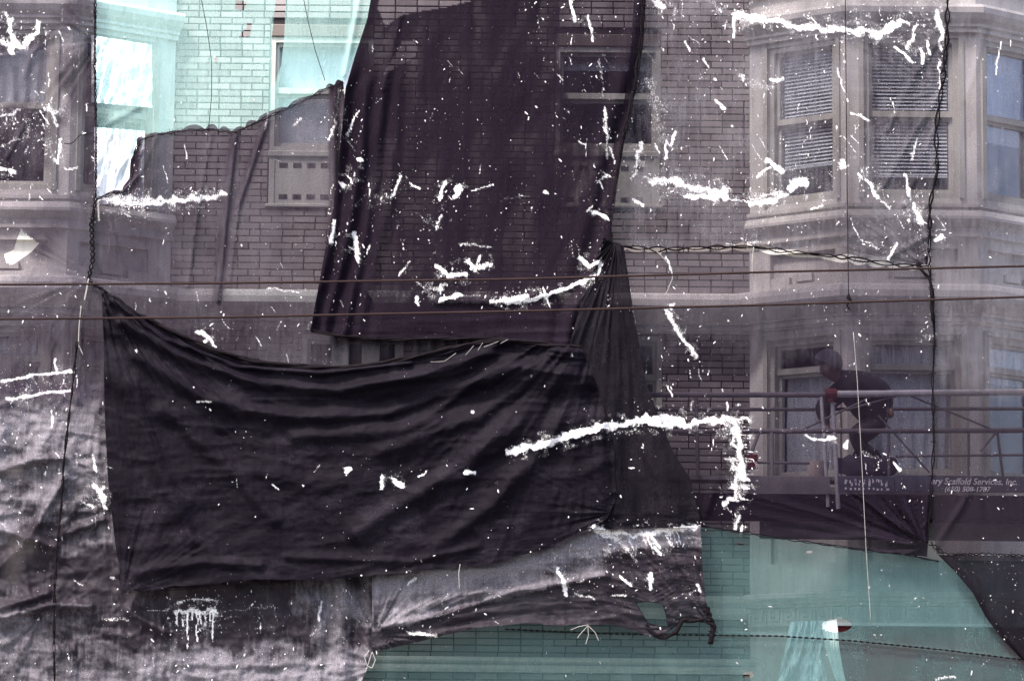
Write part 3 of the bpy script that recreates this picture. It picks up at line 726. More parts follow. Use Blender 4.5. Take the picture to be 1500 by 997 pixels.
ST = """
13,30 20,60 18,75|8|1;58,33 50,48 36,62|6|1;0,62 32,68|5|.9;8,18 12,30|3|.8;92,0 90,40 93,95|2|.6;0,170 30,163|5|.75;75,160 85,185|5|.75;68,160 70,200 78,235|3|.6
45,175 30,205|4|.6;0,247 20,250|5|.95;95,247 112,245|2.5|.8;115,195 115,245|2|.5;88,205 84,238 78,232|2.5|.9;100,38 104,44|4|.7;0,215 26,203|3|.7;40,212 36,222|3|.7
64,158 92,164|6|.7;30,160 55,150|4|.55;20,180 60,185|4|.4
150,292 200,297 240,294 290,289 328,286|8|.8;160,288 235,291|6|.7;143,300 145,322|2|.9;130,262 140,268|3|.4
498,128 492,170 488,200|4|.6;480,205 492,180|3|.9;525,162 508,196|3|.85;528,235|5|1;499,200 488,240|4|.4;393,162 388,190|2|.7;440,172 430,182|5|.7;445,177|5|.7
782,0 788,55|4|.4;835,0 842,30|3|1;862,25 868,60|3|.95;877,85 884,145|3|.6;885,155 890,230|3.2|.75;950,120 962,160|11|.62;952,150 962,190|7|.55;938,210 930,245|5|.85;931,250 925,262|4|.8
960,0 972,12|7|.8;1042,5 1056,18|7|.6;1076,22 1142,30|7|.95;1075,25 1074,55|1.8|1;1063,28 1061,42|1.5|.8;1088,112|9|.75;1092,124 1102,118|5|.6;1030,85 1037,99|2.5|.9;1048,146 1059,159|2.5|1;1045,116|4|.9
975,205 974,232|3|.85;989,190 982,212|3|.9;980,145 1000,130|4|.4;1072,185|3|.9;1004,60 1010,75|2.5|.9;1000,0 1010,10|5|.5
1100,27 1130,30 1160,38 1225,45 1262,47|7|.9;1225,45 1290,46|8|.8;1278,55 1300,40 1322,30|9|1;1230,30 1290,34|8|.55;1180,24 1230,30|7|.55;1100,12 1150,20|6|.45;1372,18 1378,45|6|1;1340,40 1330,70|4.5|.9;1310,70 1322,76 1336,90|2.5|1;1350,72 1350,92|4|1
1378,50 1376,75|4|.9;1375,92 1377,130|3|.9;1466,62 1461,85 1458,110|2|.9;1225,100 1233,125 1243,148|2.2|.9;1237,88|4|.9;1246,165 1272,175|3|.9;1130,117 1145,115|5|.9;1100,120 1125,127|4|.5
1358,60 1362,80|3|.9;1480,58 1480,66|1.5|.9;1302,18 1330,22|3|.5;1345,0 1375,6|4|.5;1390,20 1410,24|2|.4
1143,200|8|.6;1125,236 1145,250|6|.95;1108,258 1125,245|3|.9;1234,240|10|1;1240,228 1278,232|5|.45;1168,227 1184,224|2.5|.7;1342,200 1335,235|3|.8;1325,255 1334,292|4|.85
1158,273 1170,264 1184,268|8|1.1;1100,300 1125,296 1150,284|6|.95;1100,292 1145,280|4|.8;1270,262 1284,290|4|.9;1258,255 1262,262|3|.9;1340,300 1348,325|6|.9;1186,305 1205,300|2|1;1332,322|5|1
1371,350 1380,347|4|1;1314,355 1300,380|3|.9;1105,335 1150,350|4|.45;1262,350 1284,362|3.5|.7;1225,325|4|.8;1320,360 1345,345|4|.5;1290,295 1305,305|3|.8;1372,250 1362,300|3|.55
955,268 985,264 1020,273 1062,281|8|.78;1010,285 1064,289|8|.95;945,260 1000,270|5|.7;925,290 940,300|4|.85;1065,290 1102,297|3|.8;905,262 928,270|3|.5;870,310 890,318|4.5|.95;878,305|3|.9
800,282|5|1;814,282|3|.9;740,290 776,286|2|.6;850,378 862,388 878,384|4.5|.95;876,385 877,400|3|.95;740,443 790,436 830,421 872,403|4|1;850,420 858,410|3|.7;975,455 990,480 1017,522|6|.8
985,450|9|.85;965,368 978,380 985,400|1.5|1;1095,355 1110,355|3|.7;795,420 804,448|1.8|.9;876,265 888,255|4|.8;858,310 868,300|3|.8;825,350 850,345|2|.4
500,270|7|1;505,250 540,262|8|.45;560,278 545,308|7|.5;586,257 574,286|2.5|.9;600,268 615,276|3|.9;653,266 644,292|3.5|1;672,275|8|1.1;665,290 676,278|4|1;690,278 722,270|2.5|.8;520,300 530,290|4|.6
519,342 524,380|5.5|.9;541,358 538,372|2.5|.9;489,325 485,356|4|.95;640,390 655,402 682,400|4.5|1;684,384 700,394 718,388|6|.85;702,374 698,392|3|.9;597,384 585,404|3|.8;608,412 625,425 655,415|4|.65
612,435 611,442|4.5|1;643,440 672,431|4.5|1;672,431 700,434|3|.6;720,441 750,438 772,432|4|.9;600,308 642,332|3.5|.55;645,316 638,334|3|.8;390,422 440,427|3|.7;446,425|3|.7;645,420|6|.9;490,380 500,390|4|.5
672,355 720,362|3|.7;705,328 716,330|2|.5;580,305 590,318|5|.4;770,355 790,365|3|.4
288,484 302,492 316,507|4|.95;300,500|4|1
748,661 790,650 840,636 880,624 903,622|6.5|1.15;903,622 920,618 932,612 980,613 1005,622 1045,615 1062,614|6|1.1;925,615 995,622|6|.9;1065,612 1095,612|5|.8
1074,618 1082,650 1083,690 1078,722|14|.78;1082,640 1088,700|8|.95;1062,735 1078,728|8|.8;1060,690 1070,700|6|.5;1060,655 1068,690|5|.5;1082,755 1075,772|4|.8;1086,770 1085,785|3|.9
510,690|6|1;559,698 557,715|4|1;576,702 588,708|6|1;613,698 624,689|1.8|1;683,690 692,692|6|1;692,603|3.5|1;460,690 468,680|2|.8;398,708 408,716|1.8|.9;288,588 310,588|1.8|.9;830,692|3|.4;346,700 348,712|2|.7
340,705|3|.9;442,712|3|.9;838,518|3|.9;778,550|3|.9;940,655|3|.9;920,685 928,684|1.5|1
0,558 30,552 60,548 108,543|3.2|.95;10,584 60,576 106,572|2.5|.95;80,525 82,545|2.2|.9;96,545 88,568|2|.7;75,600 76,625|3|.8;45,610 47,622|3|.5;40,650 38,690|2.2|.6;68,680 67,695|3.5|.8;112,665 113,680|3|.7
138,708 150,725 156,745|7|.95;118,730 152,735|5|.6;133,668 140,690|4|.8;0,625 30,618|4|.4;20,640 35,645|3|.4;120,735 135,740|3|.8
258,881 290,876 317,879|2.6|.85;258,893 288,896 317,893|6|.8;315,880 317,900|4|.7;215,893 255,891|1.8|.7;330,893 365,890 402,887|4|.6;365,921 400,917|3.5|.55;332,905 345,900|3|.6;378,905|4|.8
0,765 8,772|5|.6;20,788 42,770|2.5|.5;35,792 80,786|3.5|.45;165,846|6|.85;150,905 186,906|4|.65;107,850 122,855|3|.7;248,975 300,985 395,975|6|.42;385,970 480,962|5|.42;90,985 110,975|8|.5;55,905|3|.9
470,880 468,905|5|.8;500,850 505,865|5|.6;520,905 535,915|5|.6;455,930 470,915|4|.6;490,935 500,925|4|.5;595,925 640,930|4|.8;605,922 615,925|5|.5;610,845 595,855|3.5|.9;540,820 545,880|2|.5
868,770 895,780 930,784 960,780 1018,772|6|.85;870,775 905,790|6|.8;905,790 932,820|4|.7;815,832 824,850 828,868|4.5|1;843,868 870,876|3.5|.7;952,840 955,862|4.5|.95;908,842 925,857|3|.9;895,872 918,871|2|.9
975,785 985,800|3|.8;1003,780 1015,795|3|.6;958,800 968,812|3.5|.9;1022,856 1026,866|3|.9;985,875 1010,866|2.5|.6;775,818 830,808 875,806|5|.5;925,810|4|.6;860,815 920,800|5|.45;955,785 965,800|3.5|.9;845,850 855,850|3|.7
423,102 440,108|5|.62;440,32|3|.5;1291,824 1323,828|1.7|.75;1291,832 1320,837|1.7|.7;1272,859|3|1;1293,856|2.5|.8;1303,854|3.5|.95;1378,840 1388,836|1.5|1;1334,881 1340,874|2|.9;1225,887|2|.8;1125,888 1132,888|2|.9
1160,834 1170,838|2|.4;1278,928 1292,929|1.3|.9;1375,955 1380,962|2|.4;1440,975 1450,965|2.5|.8;1370,994 1400,990|3|.9;1168,972 1186,973|2.5|.6;1057,808|3|.8;1053,836|1.5|.9;1070,948|2|.9
1140,627 1160,634|4|.5;1180,636 1192,642 1215,643|3|.85;1208,643 1222,640|4.5|1;1238,655 1243,645|4|.9;1262,662 1282,668|5|.6;1308,676 1318,688|3|1;1290,672|3|.7;1286,685|2|.9;1216,630 1205,625|3|.5
1352,492 1372,490|5|.6;1350,514|3|.9;1350,500|4|.7;1140,385|3.5|.9;1100,345 1120,350|3|.5;1432,655 1434,680|2|.5;978,565 985,580|2|.9;1022,540 1026,556|2|.7;1015,585 1012,600|3|.7;1065,590 1066,600|2.5|1;1080,594|3|.9
20,345 26,338|3|.5;36,383|3|.5
"""
for ln in ST.replace('\n', ';').split(';'):
    ln = ln.strip()
    if not ln: continue
    a, w_, d = ln.split('|'); smear([tuple(float(q) for q in p.split(',')) for p in a.split()], float(w_), float(d))
rg = random.Random(11)
def streaks(n_, x0, x1, y0, y1, d0=.45, d1=.85, ang=1.4, sp=.5):
    for _ in range(int(n_*.6)):
        x_, y_ = rg.uniform(x0, x1), rg.uniform(y0, y1); a_ = ang+rg.gauss(0, sp); l_ = 3+rg.random()**2*26
        m_ = (x_+math.cos(a_)*l_*.5+rg.uniform(-2, 2), y_+math.sin(a_)*l_*.5)
        smear([(x_, y_), m_, (x_+math.cos(a_)*l_, y_+math.sin(a_)*l_)], rg.uniform(.45, 1.35), rg.uniform(d0+.1, d1+.1))
streaks(190, 945, 1385, 0, 350); streaks(60, 1090, 1380, 10, 60, .5, .8, .1, .5); streaks(110, 500, 890, 240, 430, .4, .8); streaks(50, 540, 880, 20, 240, .4, .75); streaks(35, 480, 540, 130, 480); streaks(70, 780, 900, 0, 220)
streaks(110, 0, 138, 10, 290); streaks(45, 0, 160, 540, 800); streaks(70, 170, 545, 860, 990, .4, .7); streaks(60, 560, 1020, 800, 910, .4, .75); streaks(50, 150, 480, 210, 520); streaks(45, 900, 1350, 400, 760, .4, .8); streaks(90, 950, 1385, 200, 380, .4, .75, .9, .8); streaks(20, 1090, 1480, 810, 990, .35, .7, .2, .8)
for _ in range(40): x_ = rg.uniform(945, 1215); smear([(x_, rg.uniform(255, 290)), (x_+rg.uniform(-9, 9), rg.uniform(262, 300))], 1.2, rg.uniform(.4, .8))
for _ in range(60):
    x_ = rg.uniform(1058, 1092); y_ = rg.uniform(615, 735); smear([(x_, y_), (x_+rg.uniform(6, 22), y_+rg.uniform(-2, 2))], 1.1, rg.uniform(.5, .9))
for x_ in (260, 266, 274, 281, 288, 293, 300, 306, 312): smear([(x_, 893), (x_+rg.uniform(-1, 1), 893+rg.choice([14, 22, 30, 44, 56]))], 1.6, .95)
for i in range(26):                                   # slanting runs under the white band on the hanging flap
    x_ = 872+i*5.6; l_ = rg.uniform(8, 40); smear([(x_, 776), (x_+l_*.35, 776+l_)], 1.5, rg.uniform(.45, .85))
for i in range(30):                                   # crumbs round the big marks
    x_ = rg.uniform(955, 1100); smear([(x_, rg.uniform(0, 20)), (x_+rg.uniform(-2, 2), rg.uniform(20, 32))], 1.3, rg.uniform(.3, .7))
def smp(F, px, py):
    return F[np.clip(py.astype(int), 0, PH-1), np.clip(px.astype(int), 0, PW-1)]*((px >= 0) & (px < PW) & (py >= 0) & (py < PH))
def blur(F, k):
    for ax in (0, 1):
        c = np.cumsum(np.pad(F, [(k+1, k) if i == ax else (0, 0) for i in (0, 1)], mode='edge'), axis=ax, dtype=np.float64)
        F = (np.take(c, range(2*k+1, c.shape[ax]), axis=ax)-np.take(c, range(0, c.shape[ax]-2*k-1), axis=ax))/(2*k+1)
    return F
nearP = blur(blur(paintR, 14), 14)

# ================================================================== NETTING
def in_poly(px, py, poly):
    r = np.zeros(px.shape, bool); k = len(poly)
    for i in range(k):
        x0, y0 = poly[i]; x1, y1 = poly[(i+1) % k]
        c = ((y0 > py) != (y1 > py)) & (px < (x1-x0)*(py-y0)/(y1-y0+1e-12)+x0); r ^= c
    return r
def wavy(pts, amp, wl, seed, mode=0):
    """edge outline with irregular scallops between the lacing points (mode 0: random wobble, +-1: bites one way)"""
    L = float(np.hypot(*np.diff(np.array(pts, float), axis=0).T).sum()); n_ = max(8, int(L/2.0)); p = resample(pts, n_)
    t = np.gradient(p, axis=0); t /= np.hypot(t[:, 0], t[:, 1])[:, None]+1e-9; nn = np.stack([-t[:, 1], t[:, 0]], -1)
    s = np.linspace(0, L, n_)
    if mode == 0: d = amp*(fbm(s/wl, s*0+seed, seed, 3)-.5)*2
    else:
        ph = s/wl+2.0*vnoise(s/wl*.6, s*0+seed, seed); d = mode*amp*np.abs(np.sin(ph*math.pi))**.8*(.15+1.3*vnoise(s/wl*.8, s*0+3.3, seed+1)**1.5)
    d *= np.minimum(1, np.minimum(s, L-s)/6)
    return p+nn*d[:, None]
def net(name, label, cat, top, bot, left, right, y0, mat, disp, dens=None, holes=(), paint=1.0, pmask=None, flecks=0, step=2.2, group='debris netting panels', seed=1, fleck_in=None, dirt=None):
    lt = lambda c: float(np.hypot(*np.diff(np.array(c, float), axis=0).T).sum())
    nu = int(max(lt(top), lt(bot))/step); nv = int(max(lt(left), lt(right))/step); nu = max(nu, 8); nv = max(nv, 8)
    T_, B_ = resample(top, nu+1), resample(bot, nu+1); L_, R2 = resample(left, nv+1), resample(right, nv+1)
    L_[0] = T_[0]; L_[-1] = B_[0]; R2[0] = T_[-1]; R2[-1] = B_[-1]
    u = np.linspace(0, 1, nu+1)[None, :, None]; v = np.linspace(0, 1, nv+1)[:, None, None]
    C = T_[None]*(1-v)+B_[None]*v+L_[:, None]*(1-u)+R2[:, None]*u-(T_[0]*(1-u)*(1-v)+T_[-1]*u*(1-v)+B_[0]*(1-u)*v+B_[-1]*u*v)
    px, py = C[..., 0], C[..., 1]; U = np.broadcast_to(u[..., 0], px.shape); V = np.broadcast_to(v[..., 0], px.shape)
    px = px.copy(); py = py.copy()
    for h in holes:
        hx = [p[0] for p in h]; hy = [p[1] for p in h]
        sel = (px > min(hx)-6) & (px < max(hx)+6) & (py > min(hy)-6) & (py < max(hy)+6); ax, ay = px[sel], py[sel]
        best = np.full(ax.shape, 1e9); bx, by = ax.copy(), ay.copy()
        for k in range(len(h)):
            (hx0, hy0), (hx1, hy1) = h[k], h[(k+1) % len(h)]; vx, vy = hx1-hx0, hy1-hy0
            t = np.clip(((ax-hx0)*vx+(ay-hy0)*vy)/(vx*vx+vy*vy+1e-9), 0, 1); qx, qy = hx0+t*vx, hy0+t*vy; dd_ = np.hypot(ax-qx, ay-qy)
            m_ = dd_ < best; best = np.where(m_, dd_, best); bx = np.where(m_, qx, bx); by = np.where(m_, qy, by)
        near = best < step*.72
        px[sel] = np.where(near, bx, ax); py[sel] = np.where(near, by, ay)
    d = disp(px, py, U, V)+(.018*(ridge(px/34+.8*fbm(px/120, py/120, seed), py/300+seed, seed, 4)-.5) if group else 0)
    W = unproj(px, py, y0-d)
    n1 = nu+1; ii = (np.arange(nv)[:, None]*n1+np.arange(nu)[None]); q = np.stack([ii, ii+1, ii+n1+1, ii+n1], -1).reshape(-1, 4)
    if holes:
        cx = (px[:-1, :-1]+px[1:, 1:])/2; cy = (py[:-1, :-1]+py[1:, 1:])/2; k = np.zeros(cx.shape, bool)
        for h in holes: k |= in_poly(cx, cy, h)
        q = q[~k.reshape(-1)]
    me = bpy.data.meshes.new(name)
    me.vertices.add(W.size//3); me.vertices.foreach_set('co', W.reshape(-1).astype(np.float32))
    me.loops.add(q.size); me.loops.foreach_set('vertex_index', q.reshape(-1).astype(np.int32))
    me.polygons.add(len(q)); me.polygons.foreach_set('loop_start', np.arange(0, q.size, 4, dtype=np.int32)); me.polygons.foreach_set('use_smooth', np.ones(len(q), bool))
    me.update(calc_edges=True); me.validate()
    de = np.ones(px.shape) if dens is None else dens(px, py, U, V)
    pa = smp(paintR, px, py)*paint
    if group:      # stretched mesh: irregular, mostly upright bands where the weave closes up
        wr = ridge(px/34+.8*fbm(px/120, py/120, seed), py/300+seed, seed, 4)-.5
        wr2 = ridge((px+py*.5)/26, (py-px*.5)/260, seed+4, 3)-.5
        de = de*(1+.16*wr+.10*wr2+.10*(fbm(px/70, py/70, seed+1, 4)-.5))
    if pmask is not None: pa = pa*pmask(px, py)
    pa = np.maximum(pa, .28*paint*sstep(.5, .8, fbm(px/26, py/26, seed+3, 4)))
    hn = smp(nearP, px, py)
    pa = np.maximum(pa, paint*np.clip(hn*3.2, 0, .58)*sstep(.42, .62, fbm(px/10, py/8, seed+2, 4)))
    for nm, A in (('dens', de), ('paint', pa), ('dirt', np.zeros(px.shape) if dirt is None else dirt(px, py, U, V))):
        at = me.attributes.new(nm, 'FLOAT', 'POINT'); at.data.foreach_set('value', A.reshape(-1).astype(np.float32))
    me.materials.append(M[mat])
    o = link(name, me); tag(o, label, cat, group)
    o['base'] = (0, 0, 0)
    if flecks:
        rs = np.random.RandomState(seed+40)
        wgt = (.16+16*smp(nearP, px, py)+1.4*sstep(.5, .75, fbm(px/60, py/60, seed+5, 3))).reshape(-1)*((px > -5) & (px < 1505) & (py > -5) & (py < 1002)).reshape(-1)
        if fleck_in is not None: wgt = wgt*fleck_in(px, py).reshape(-1)
        used = np.zeros(len(wgt), bool); used[q.reshape(-1)] = True; wgt = wgt*used
        ch = rs.choice(len(wgt), size=flecks, p=wgt/wgt.sum()); Wf = W.reshape(-1, 3)[ch]
        b = MB()
        for c in Wf:
            r = (0.0016+0.0060*rs.rand()**5); el = 1+rs.rand()**2*2.6; th = rs.normal(math.pi/2, .5) if rs.rand() < .75 else rs.rand()*6
            k = 6; a0 = rs.rand()*6; vs = []
            for j in range(k):
                a = a0+6.283*j/k; rr_ = r*(.7+.6*rs.rand()); ex, ez = math.cos(a)*rr_*el, math.sin(a)*rr_
                vs.append((c[0]+ex*math.cos(th)-ez*math.sin(th), c[1]-.006, c[2]+ex*math.sin(th)+ez*math.cos(th)))
            vs.append((c[0], c[1]-.009, c[2]))
            b.add(vs, [(j, (j+1) % k, k) for j in range(k)])
        fo = b.build('paint_flecks', M['fleck'], o); fo['kind'] = 'stuff'
    return o

def soft(px, py, s=1, a=.02, wl=80): return a*(fbm(px/wl+s*7, py/(wl*1.6)+s*3, s, 4)-.5)*2
def crease(px, py, pts, w_, a):
    """a soft ridge along a line drawn on the cloth"""
    r = np.zeros(px.shape)
    for (x0, y0), (x1, y1) in zip(pts[:-1], pts[1:]):
        vx, vy = x1-x0, y1-y0; t = np.clip(((px-x0)*vx+(py-y0)*vy)/(vx*vx+vy*vy+1e-9), 0, 1)
        dd = np.hypot(px-(x0+t*vx), py-(y0+t*vy)); r = np.maximum(r, np.exp(-(dd/w_)**2))
    return a*r

def fan(px, py, ax, ay, amp, f, R, seed):
    """folds radiating from a point where the cloth is tied"""
    dx, dy = px-ax, py-ay; rr_ = np.hypot(dx, dy); th = np.arctan2(dy, dx)
    return amp*(ridge(th*f+20+.3*fbm(px/80, py/80, seed), rr_/260+seed, seed, 3)-.5)*np.exp(-rr_/R)*sstep(0, 25, rr_)
YG, YN, YD, YT = -1.52, -1.60, -1.72, -1.84
seamL = [(140, -40), (139, 100), (141, 200), (140, 290), (134, 330), (135, 380), (129, 412), (118, 480), (108, 560), (98, 640)]
seamR = [(1389, -40), (1387, 60), (1380, 125), (1371, 190), (1373, 250), (1362, 300), (1362, 345), (1359, 388)]
seamR2 = [(1361, 388), (1366, 430), (1369, 500), (1366, 560), (1368, 650), (1363, 740), (1358, 795)]
seamM = [(897, 360), (960, 365), (1030, 363), (1098, 361), (1150, 368), (1230, 376), (1320, 389), (1359, 388)]
lace = [(142, 291), (180, 279), (194, 258), (193, 235), (205, 205), (232, 197), (275, 191), (310, 190), (345, 194), (395, 170), (440, 150), (475, 132), (503, 120)]
gbot = [(140, 192), (185, 196), (232, 194), (275, 188), (310, 187), (345, 191), (395, 167), (440, 147), (475, 129), (506, 117)]

# 1 green, upper left
def dg(px, py, U, V): return soft(px, py, 2, .02, 120)+.012*np.sin(px/23+py/90)*sstep(390, 520, px)+crease(px, py, [(527, 0), (505, 110)], 4, .03)+crease(px, py, [(150, 185), (215, 150)], 5, .02)
slit = [(404, -45), (421, -45), (418, 20), (416, 60), (412, 95), (401, 128), (397, 122), (398, 60), (403, 10)]
n_ = net('debris_net', 'mint green netting over the top left windows, split by a narrow slit', 'netting', [(140, -40), (562, -40)], wavy(gbot, 4, 22, 3, 1), [(140, -40), (140, 192)], [(562, -40), (548, 5), (528, 62), (506, 117)], YG, 'green_lit', dg,
         dens=lambda px, py, U, V: .9+.5*crease(px, py, [(527, -40), (505, 117)], 5, 1)+.4*crease(px, py, [(598, 0), (560, 60)], 6, 1), holes=[slit, [(345, 0), (362, 3), (357, 16), (344, 14)], [(362, 33), (369, 34), (366, 55), (350, 55), (354, 47), (361, 42)], [(314, 84), (319, 85), (319, 92), (314, 90)]], paint=.8, flecks=90, seed=2)
# 2 green, bottom
def ell(cx, cy, a, b_, k=24): return [(cx+a*math.cos(6.283*i/k), cy+b_*math.sin(6.283*i/k)) for i in range(k)]
def dg2(px, py, U, V): return soft(px, py, 4, .03, 160)+crease(px, py, [(960, 925), (1200, 935), (1500, 966)], 3, .012)
net('debris_net', 'teal green netting along the bottom right over the street-level mouldings', 'netting', [(470, 835), (700, 815), (900, 790), (1018, 768), (1085, 778), (1180, 792), (1270, 803), (1375, 820), (1570, 822)], [(470, 1045), (1570, 1045)], [(470, 835), (470, 1045)], [(1570, 822), (1570, 1045)], YG, 'green_shaded', dg2,
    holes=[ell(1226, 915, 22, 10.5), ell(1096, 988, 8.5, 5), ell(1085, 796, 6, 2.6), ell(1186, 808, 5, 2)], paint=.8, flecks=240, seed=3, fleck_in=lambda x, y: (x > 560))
# 3 left column
def dl(px, py, U, V):
    d = soft(px, py, 5, .025, 70)
    for pts in ([(150, 20), (95, 100), (60, 140), (10, 230)], [(140, 45), (80, 140)], [(60, 50), (28, 135)], [(90, 45), (50, 75), (0, 82)], [(45, 80), (22, 140)]): d += crease(px, py, pts, 3.2, .02)
    d += fan(px, py, 142, 60, .07, 9, 110, 4)+fan(px, py, 131, 405, .06, 10, 90, 6)+sstep(560, 600, py)*.04*(ridge(px/60+py/90, py/26, 4)-.5)
    return d
hole1 = [(31, 335), (44, 346), (58, 356), (46, 369), (33, 378), (18, 388), (9, 384), (6, 372), (20, 366), (25, 350)]
net('debris_net', 'grey see-through netting down the left edge, torn to show pale stone', 'netting', [(-70, -40), (140, -40)], [(-70, 640), (98, 640)], [(-70, -40), (-70, 640)], seamL, YN, 'net_grey', dl,
    dens=lambda px, py, U, V: .87+.35*sstep(500, 620, py)+.3*sstep(.45, .7, fbm(px/60, py/60, 3, 3)), holes=[hole1], flecks=600, seed=4)
# 4 mid-left
def dm(px, py, U, V):
    d = soft(px, py, 6, .025, 80)+sstep(470, 505, px)*sstep(120, 160, py)*.03*np.sin(px/3.2)
    for pts in ([(310, 195), (290, 300), (275, 420)], [(345, 200), (330, 330), (320, 440)], [(390, 180), (350, 300), (335, 420)], [(155, 300), (170, 360), (190, 420)], [(230, 200), (205, 255), (180, 280)]): d += crease(px, py, pts, 3.5, .022)
    return d
net('debris_net', 'grey netting over brick and window with a scalloped laced top edge', 'netting', wavy(lace, 7, 26, 5, -1), [(98, 640), (860, 640)], [(142, 291), (134, 330), (135, 380), (130, 412), (119, 480), (109, 560), (98, 640)],
    [(503, 120), (512, 250), (525, 400), (560, 470), (860, 520), (860, 640)], YN-.004, 'net_grey', dm, dens=lambda px, py, U, V: 1+.55*sstep(478, 490, px)*sstep(520, 480, py)+.3*crease(px, py, [(345, 200), (330, 330), (320, 440)], 9, 1)+.3*crease(px, py, [(390, 180), (350, 300)], 8, 1)+.5*sstep(215, 195, px)*sstep(295, 270, py), flecks=600, seed=5,
    fleck_in=lambda x, y: (x < 520) & (y < 540))
# 5 dark double panel
P3R = [(948, -40), (943, 60), (932, 130), (915, 205), (903, 280), (893, 355), (872, 415), (850, 462), (845, 512)]
P3L = [(550, -40), (538, 28), (520, 82), (506, 130), (500, 200), (489, 300), (470, 400), (455, 483)]
def dd(px, py, U, V):
    e = sstep(.32, .0, U)
    d = soft(px, py, 7, .02, 90)+e*sstep(60, 160, py)*(.035*np.sin(U*95+1.5*fbm(px/60, py/120, 2)*3)+.02*np.sin(U*47+py/60))
    d += sstep(440, 500, py)*.03*(ridge(px/130, py/14, 8)-.5)
    d += sstep(.85, 1, U)*.04*np.sin(U*60+py/70)
    d += crease(px, py, [(560, 130), (590, 10)], 5, .02)+crease(px, py, [(640, 440), (740, 442), (830, 425), (873, 400)], 6, .03)
    return d
def dd_dens(px, py, U, V):
    lim = 818+sstep(60, 260, py)*95*((py-60)/200).clip(0, 1)
    k = sstep(-3, 3, px-lim)*sstep(300, 240, py)
    return 1.05-.12*k+.14*sstep(450, 490, py)+.12*sstep(.2, .05, U)*sstep(80, 160, py)-.14*in_poly(px, py, [(556, 118), (590, 60), (610, 60), (612, 80), (560, 112)])-.30*in_poly(px, py, [(560, -60), (700, -60), (690, 2), (648, 12), (610, 18), (585, 24), (565, 40), (553, 12)])
net('debris_net', 'near-black double netting hanging over the brick in the top middle', 'netting', [(550, -40), (948, -40)], wavy([(455, 483), (500, 491), (560, 496), (650, 495), (720, 495), (780, 503), (845, 512)], 2, 25, 6), P3L, P3R, YD, 'net_dark', dd, dens=dd_dens, flecks=800, seed=6)
# 6 right upper
def dr(px, py, U, V):
    d = soft(px, py, 8, .02, 90)
    for pts in ([(1375, 140), (1330, 210), (1290, 280)], [(1372, 180), (1345, 250), (1325, 300)], [(1375, 60), (1340, 110), (1300, 190)], [(1359, 388), (1310, 370), (1290, 388)], [(1360, 345), (1330, 360), (1290, 385)], [(1358, 350), (1340, 330), (1325, 300)]): d += crease(px, py, pts, 3.5, .02)
    d += fan(px, py, 1362, 392, .10, 9, 90, 4)+fan(px, py, 1380, 130, .05, 10, 90, 6)
    return d+.05*sstep(1330, 1360, px)*sstep(340, 380, py)*(ridge(px/22, py/16, 3)-.5)
net('debris_net', 'brownish grey netting with much spattered paint over the upper bay window', 'netting', [(930, -40), (1389, -40)], wavy(seamM, 6, 40, 7, -1), [(930, -40), (925, 60), (918, 130), (900, 205), (890, 280), (882, 358), (897, 360)], seamR, YN, 'net_right', dr,
    dens=lambda px, py, U, V: 1.02+.1*sstep(1100, 950, px)+.25*sstep(1330, 1355, px)*sstep(335, 375, py), flecks=1300, seed=7)
# 7 right lower
def dr2(px, py, U, V):
    d = soft(px, py, 9, .025, 110)
    for pts in ([(1355, 792), (1300, 760), (1240, 700)], [(1355, 792), (1320, 740), (1280, 660)], [(1350, 790), (1335, 700), (1330, 620)], [(1352, 795), (1280, 785), (1200, 790)], [(1105, 380), (1112, 480), (1100, 620)], [(1065, 630), (1050, 700), (1030, 765)]): d += crease(px, py, pts, 6, .03)
    return d+fan(px, py, 1356, 800, .16, 9, 130, 3)
tri = [(890, 362), (913, 362), (926, 450), (946, 560), (985, 660), (1010, 700), (1030, 775), (780, 775), (780, 560), (860, 470)]
net('debris_net', 'grey netting in front of the worker and scaffold, pulled toward its lower corner', 'netting', wavy([(897, 362), (960, 368), (1030, 366), (1098, 364), (1150, 372), (1230, 380), (1320, 392), (1361, 392)], 5, 40, 8, 1), wavy([(800, 776), (1030, 770), (1085, 779), (1160, 790), (1270, 806), (1330, 812), (1358, 815)], 1.5, 30, 4),
    [(897, 362), (860, 470), (800, 560), (800, 776)], seamR2[1:-1]+[(1358, 815)], YN+.004, 'net_low', dr2,
    dirt=lambda px, py, U, V: .25*sstep(520, 440, py)-.9*sstep(480, 600, py), dens=lambda px, py, U, V: .93-.04*sstep(400, 470, py)-.05*sstep(470, 520, py)+.16*sstep(680, 720, py)+.18*sstep(110, 40, np.hypot(px-1350, py-790)), pmask=lambda x, y: ~in_poly(x, y, tri), flecks=600, seed=8, fleck_in=lambda x, y: ~in_poly(x, y, tri))
# 8 right column
net('debris_net', 'pale grey netting down the right edge, laced to its neighbour', 'netting', [(1391, -40), (1570, -40)], wavy([(1372, 811), (1430, 812), (1500, 813), (1570, 814)], 1.5, 14, 4), seamR[:-1]+seamR2[1:-1]+[(1372, 811)], [(1570, -40), (1570, 814)], YN-.003, 'net_right',
    lambda px, py, U, V: soft(px, py, 10, .025, 110)+crease(px, py, [(1445, 40), (1415, 150)], 4, .02)+crease(px, py, [(1370, 800), (1410, 740), (1440, 660)], 5, .02),
    dirt=lambda px, py, U, V: -.9*sstep(520, 640, py), dens=lambda px, py, U, V: .90-.08*sstep(300, 100, py)+.08*sstep(500, 640, py), flecks=160, seed=9)
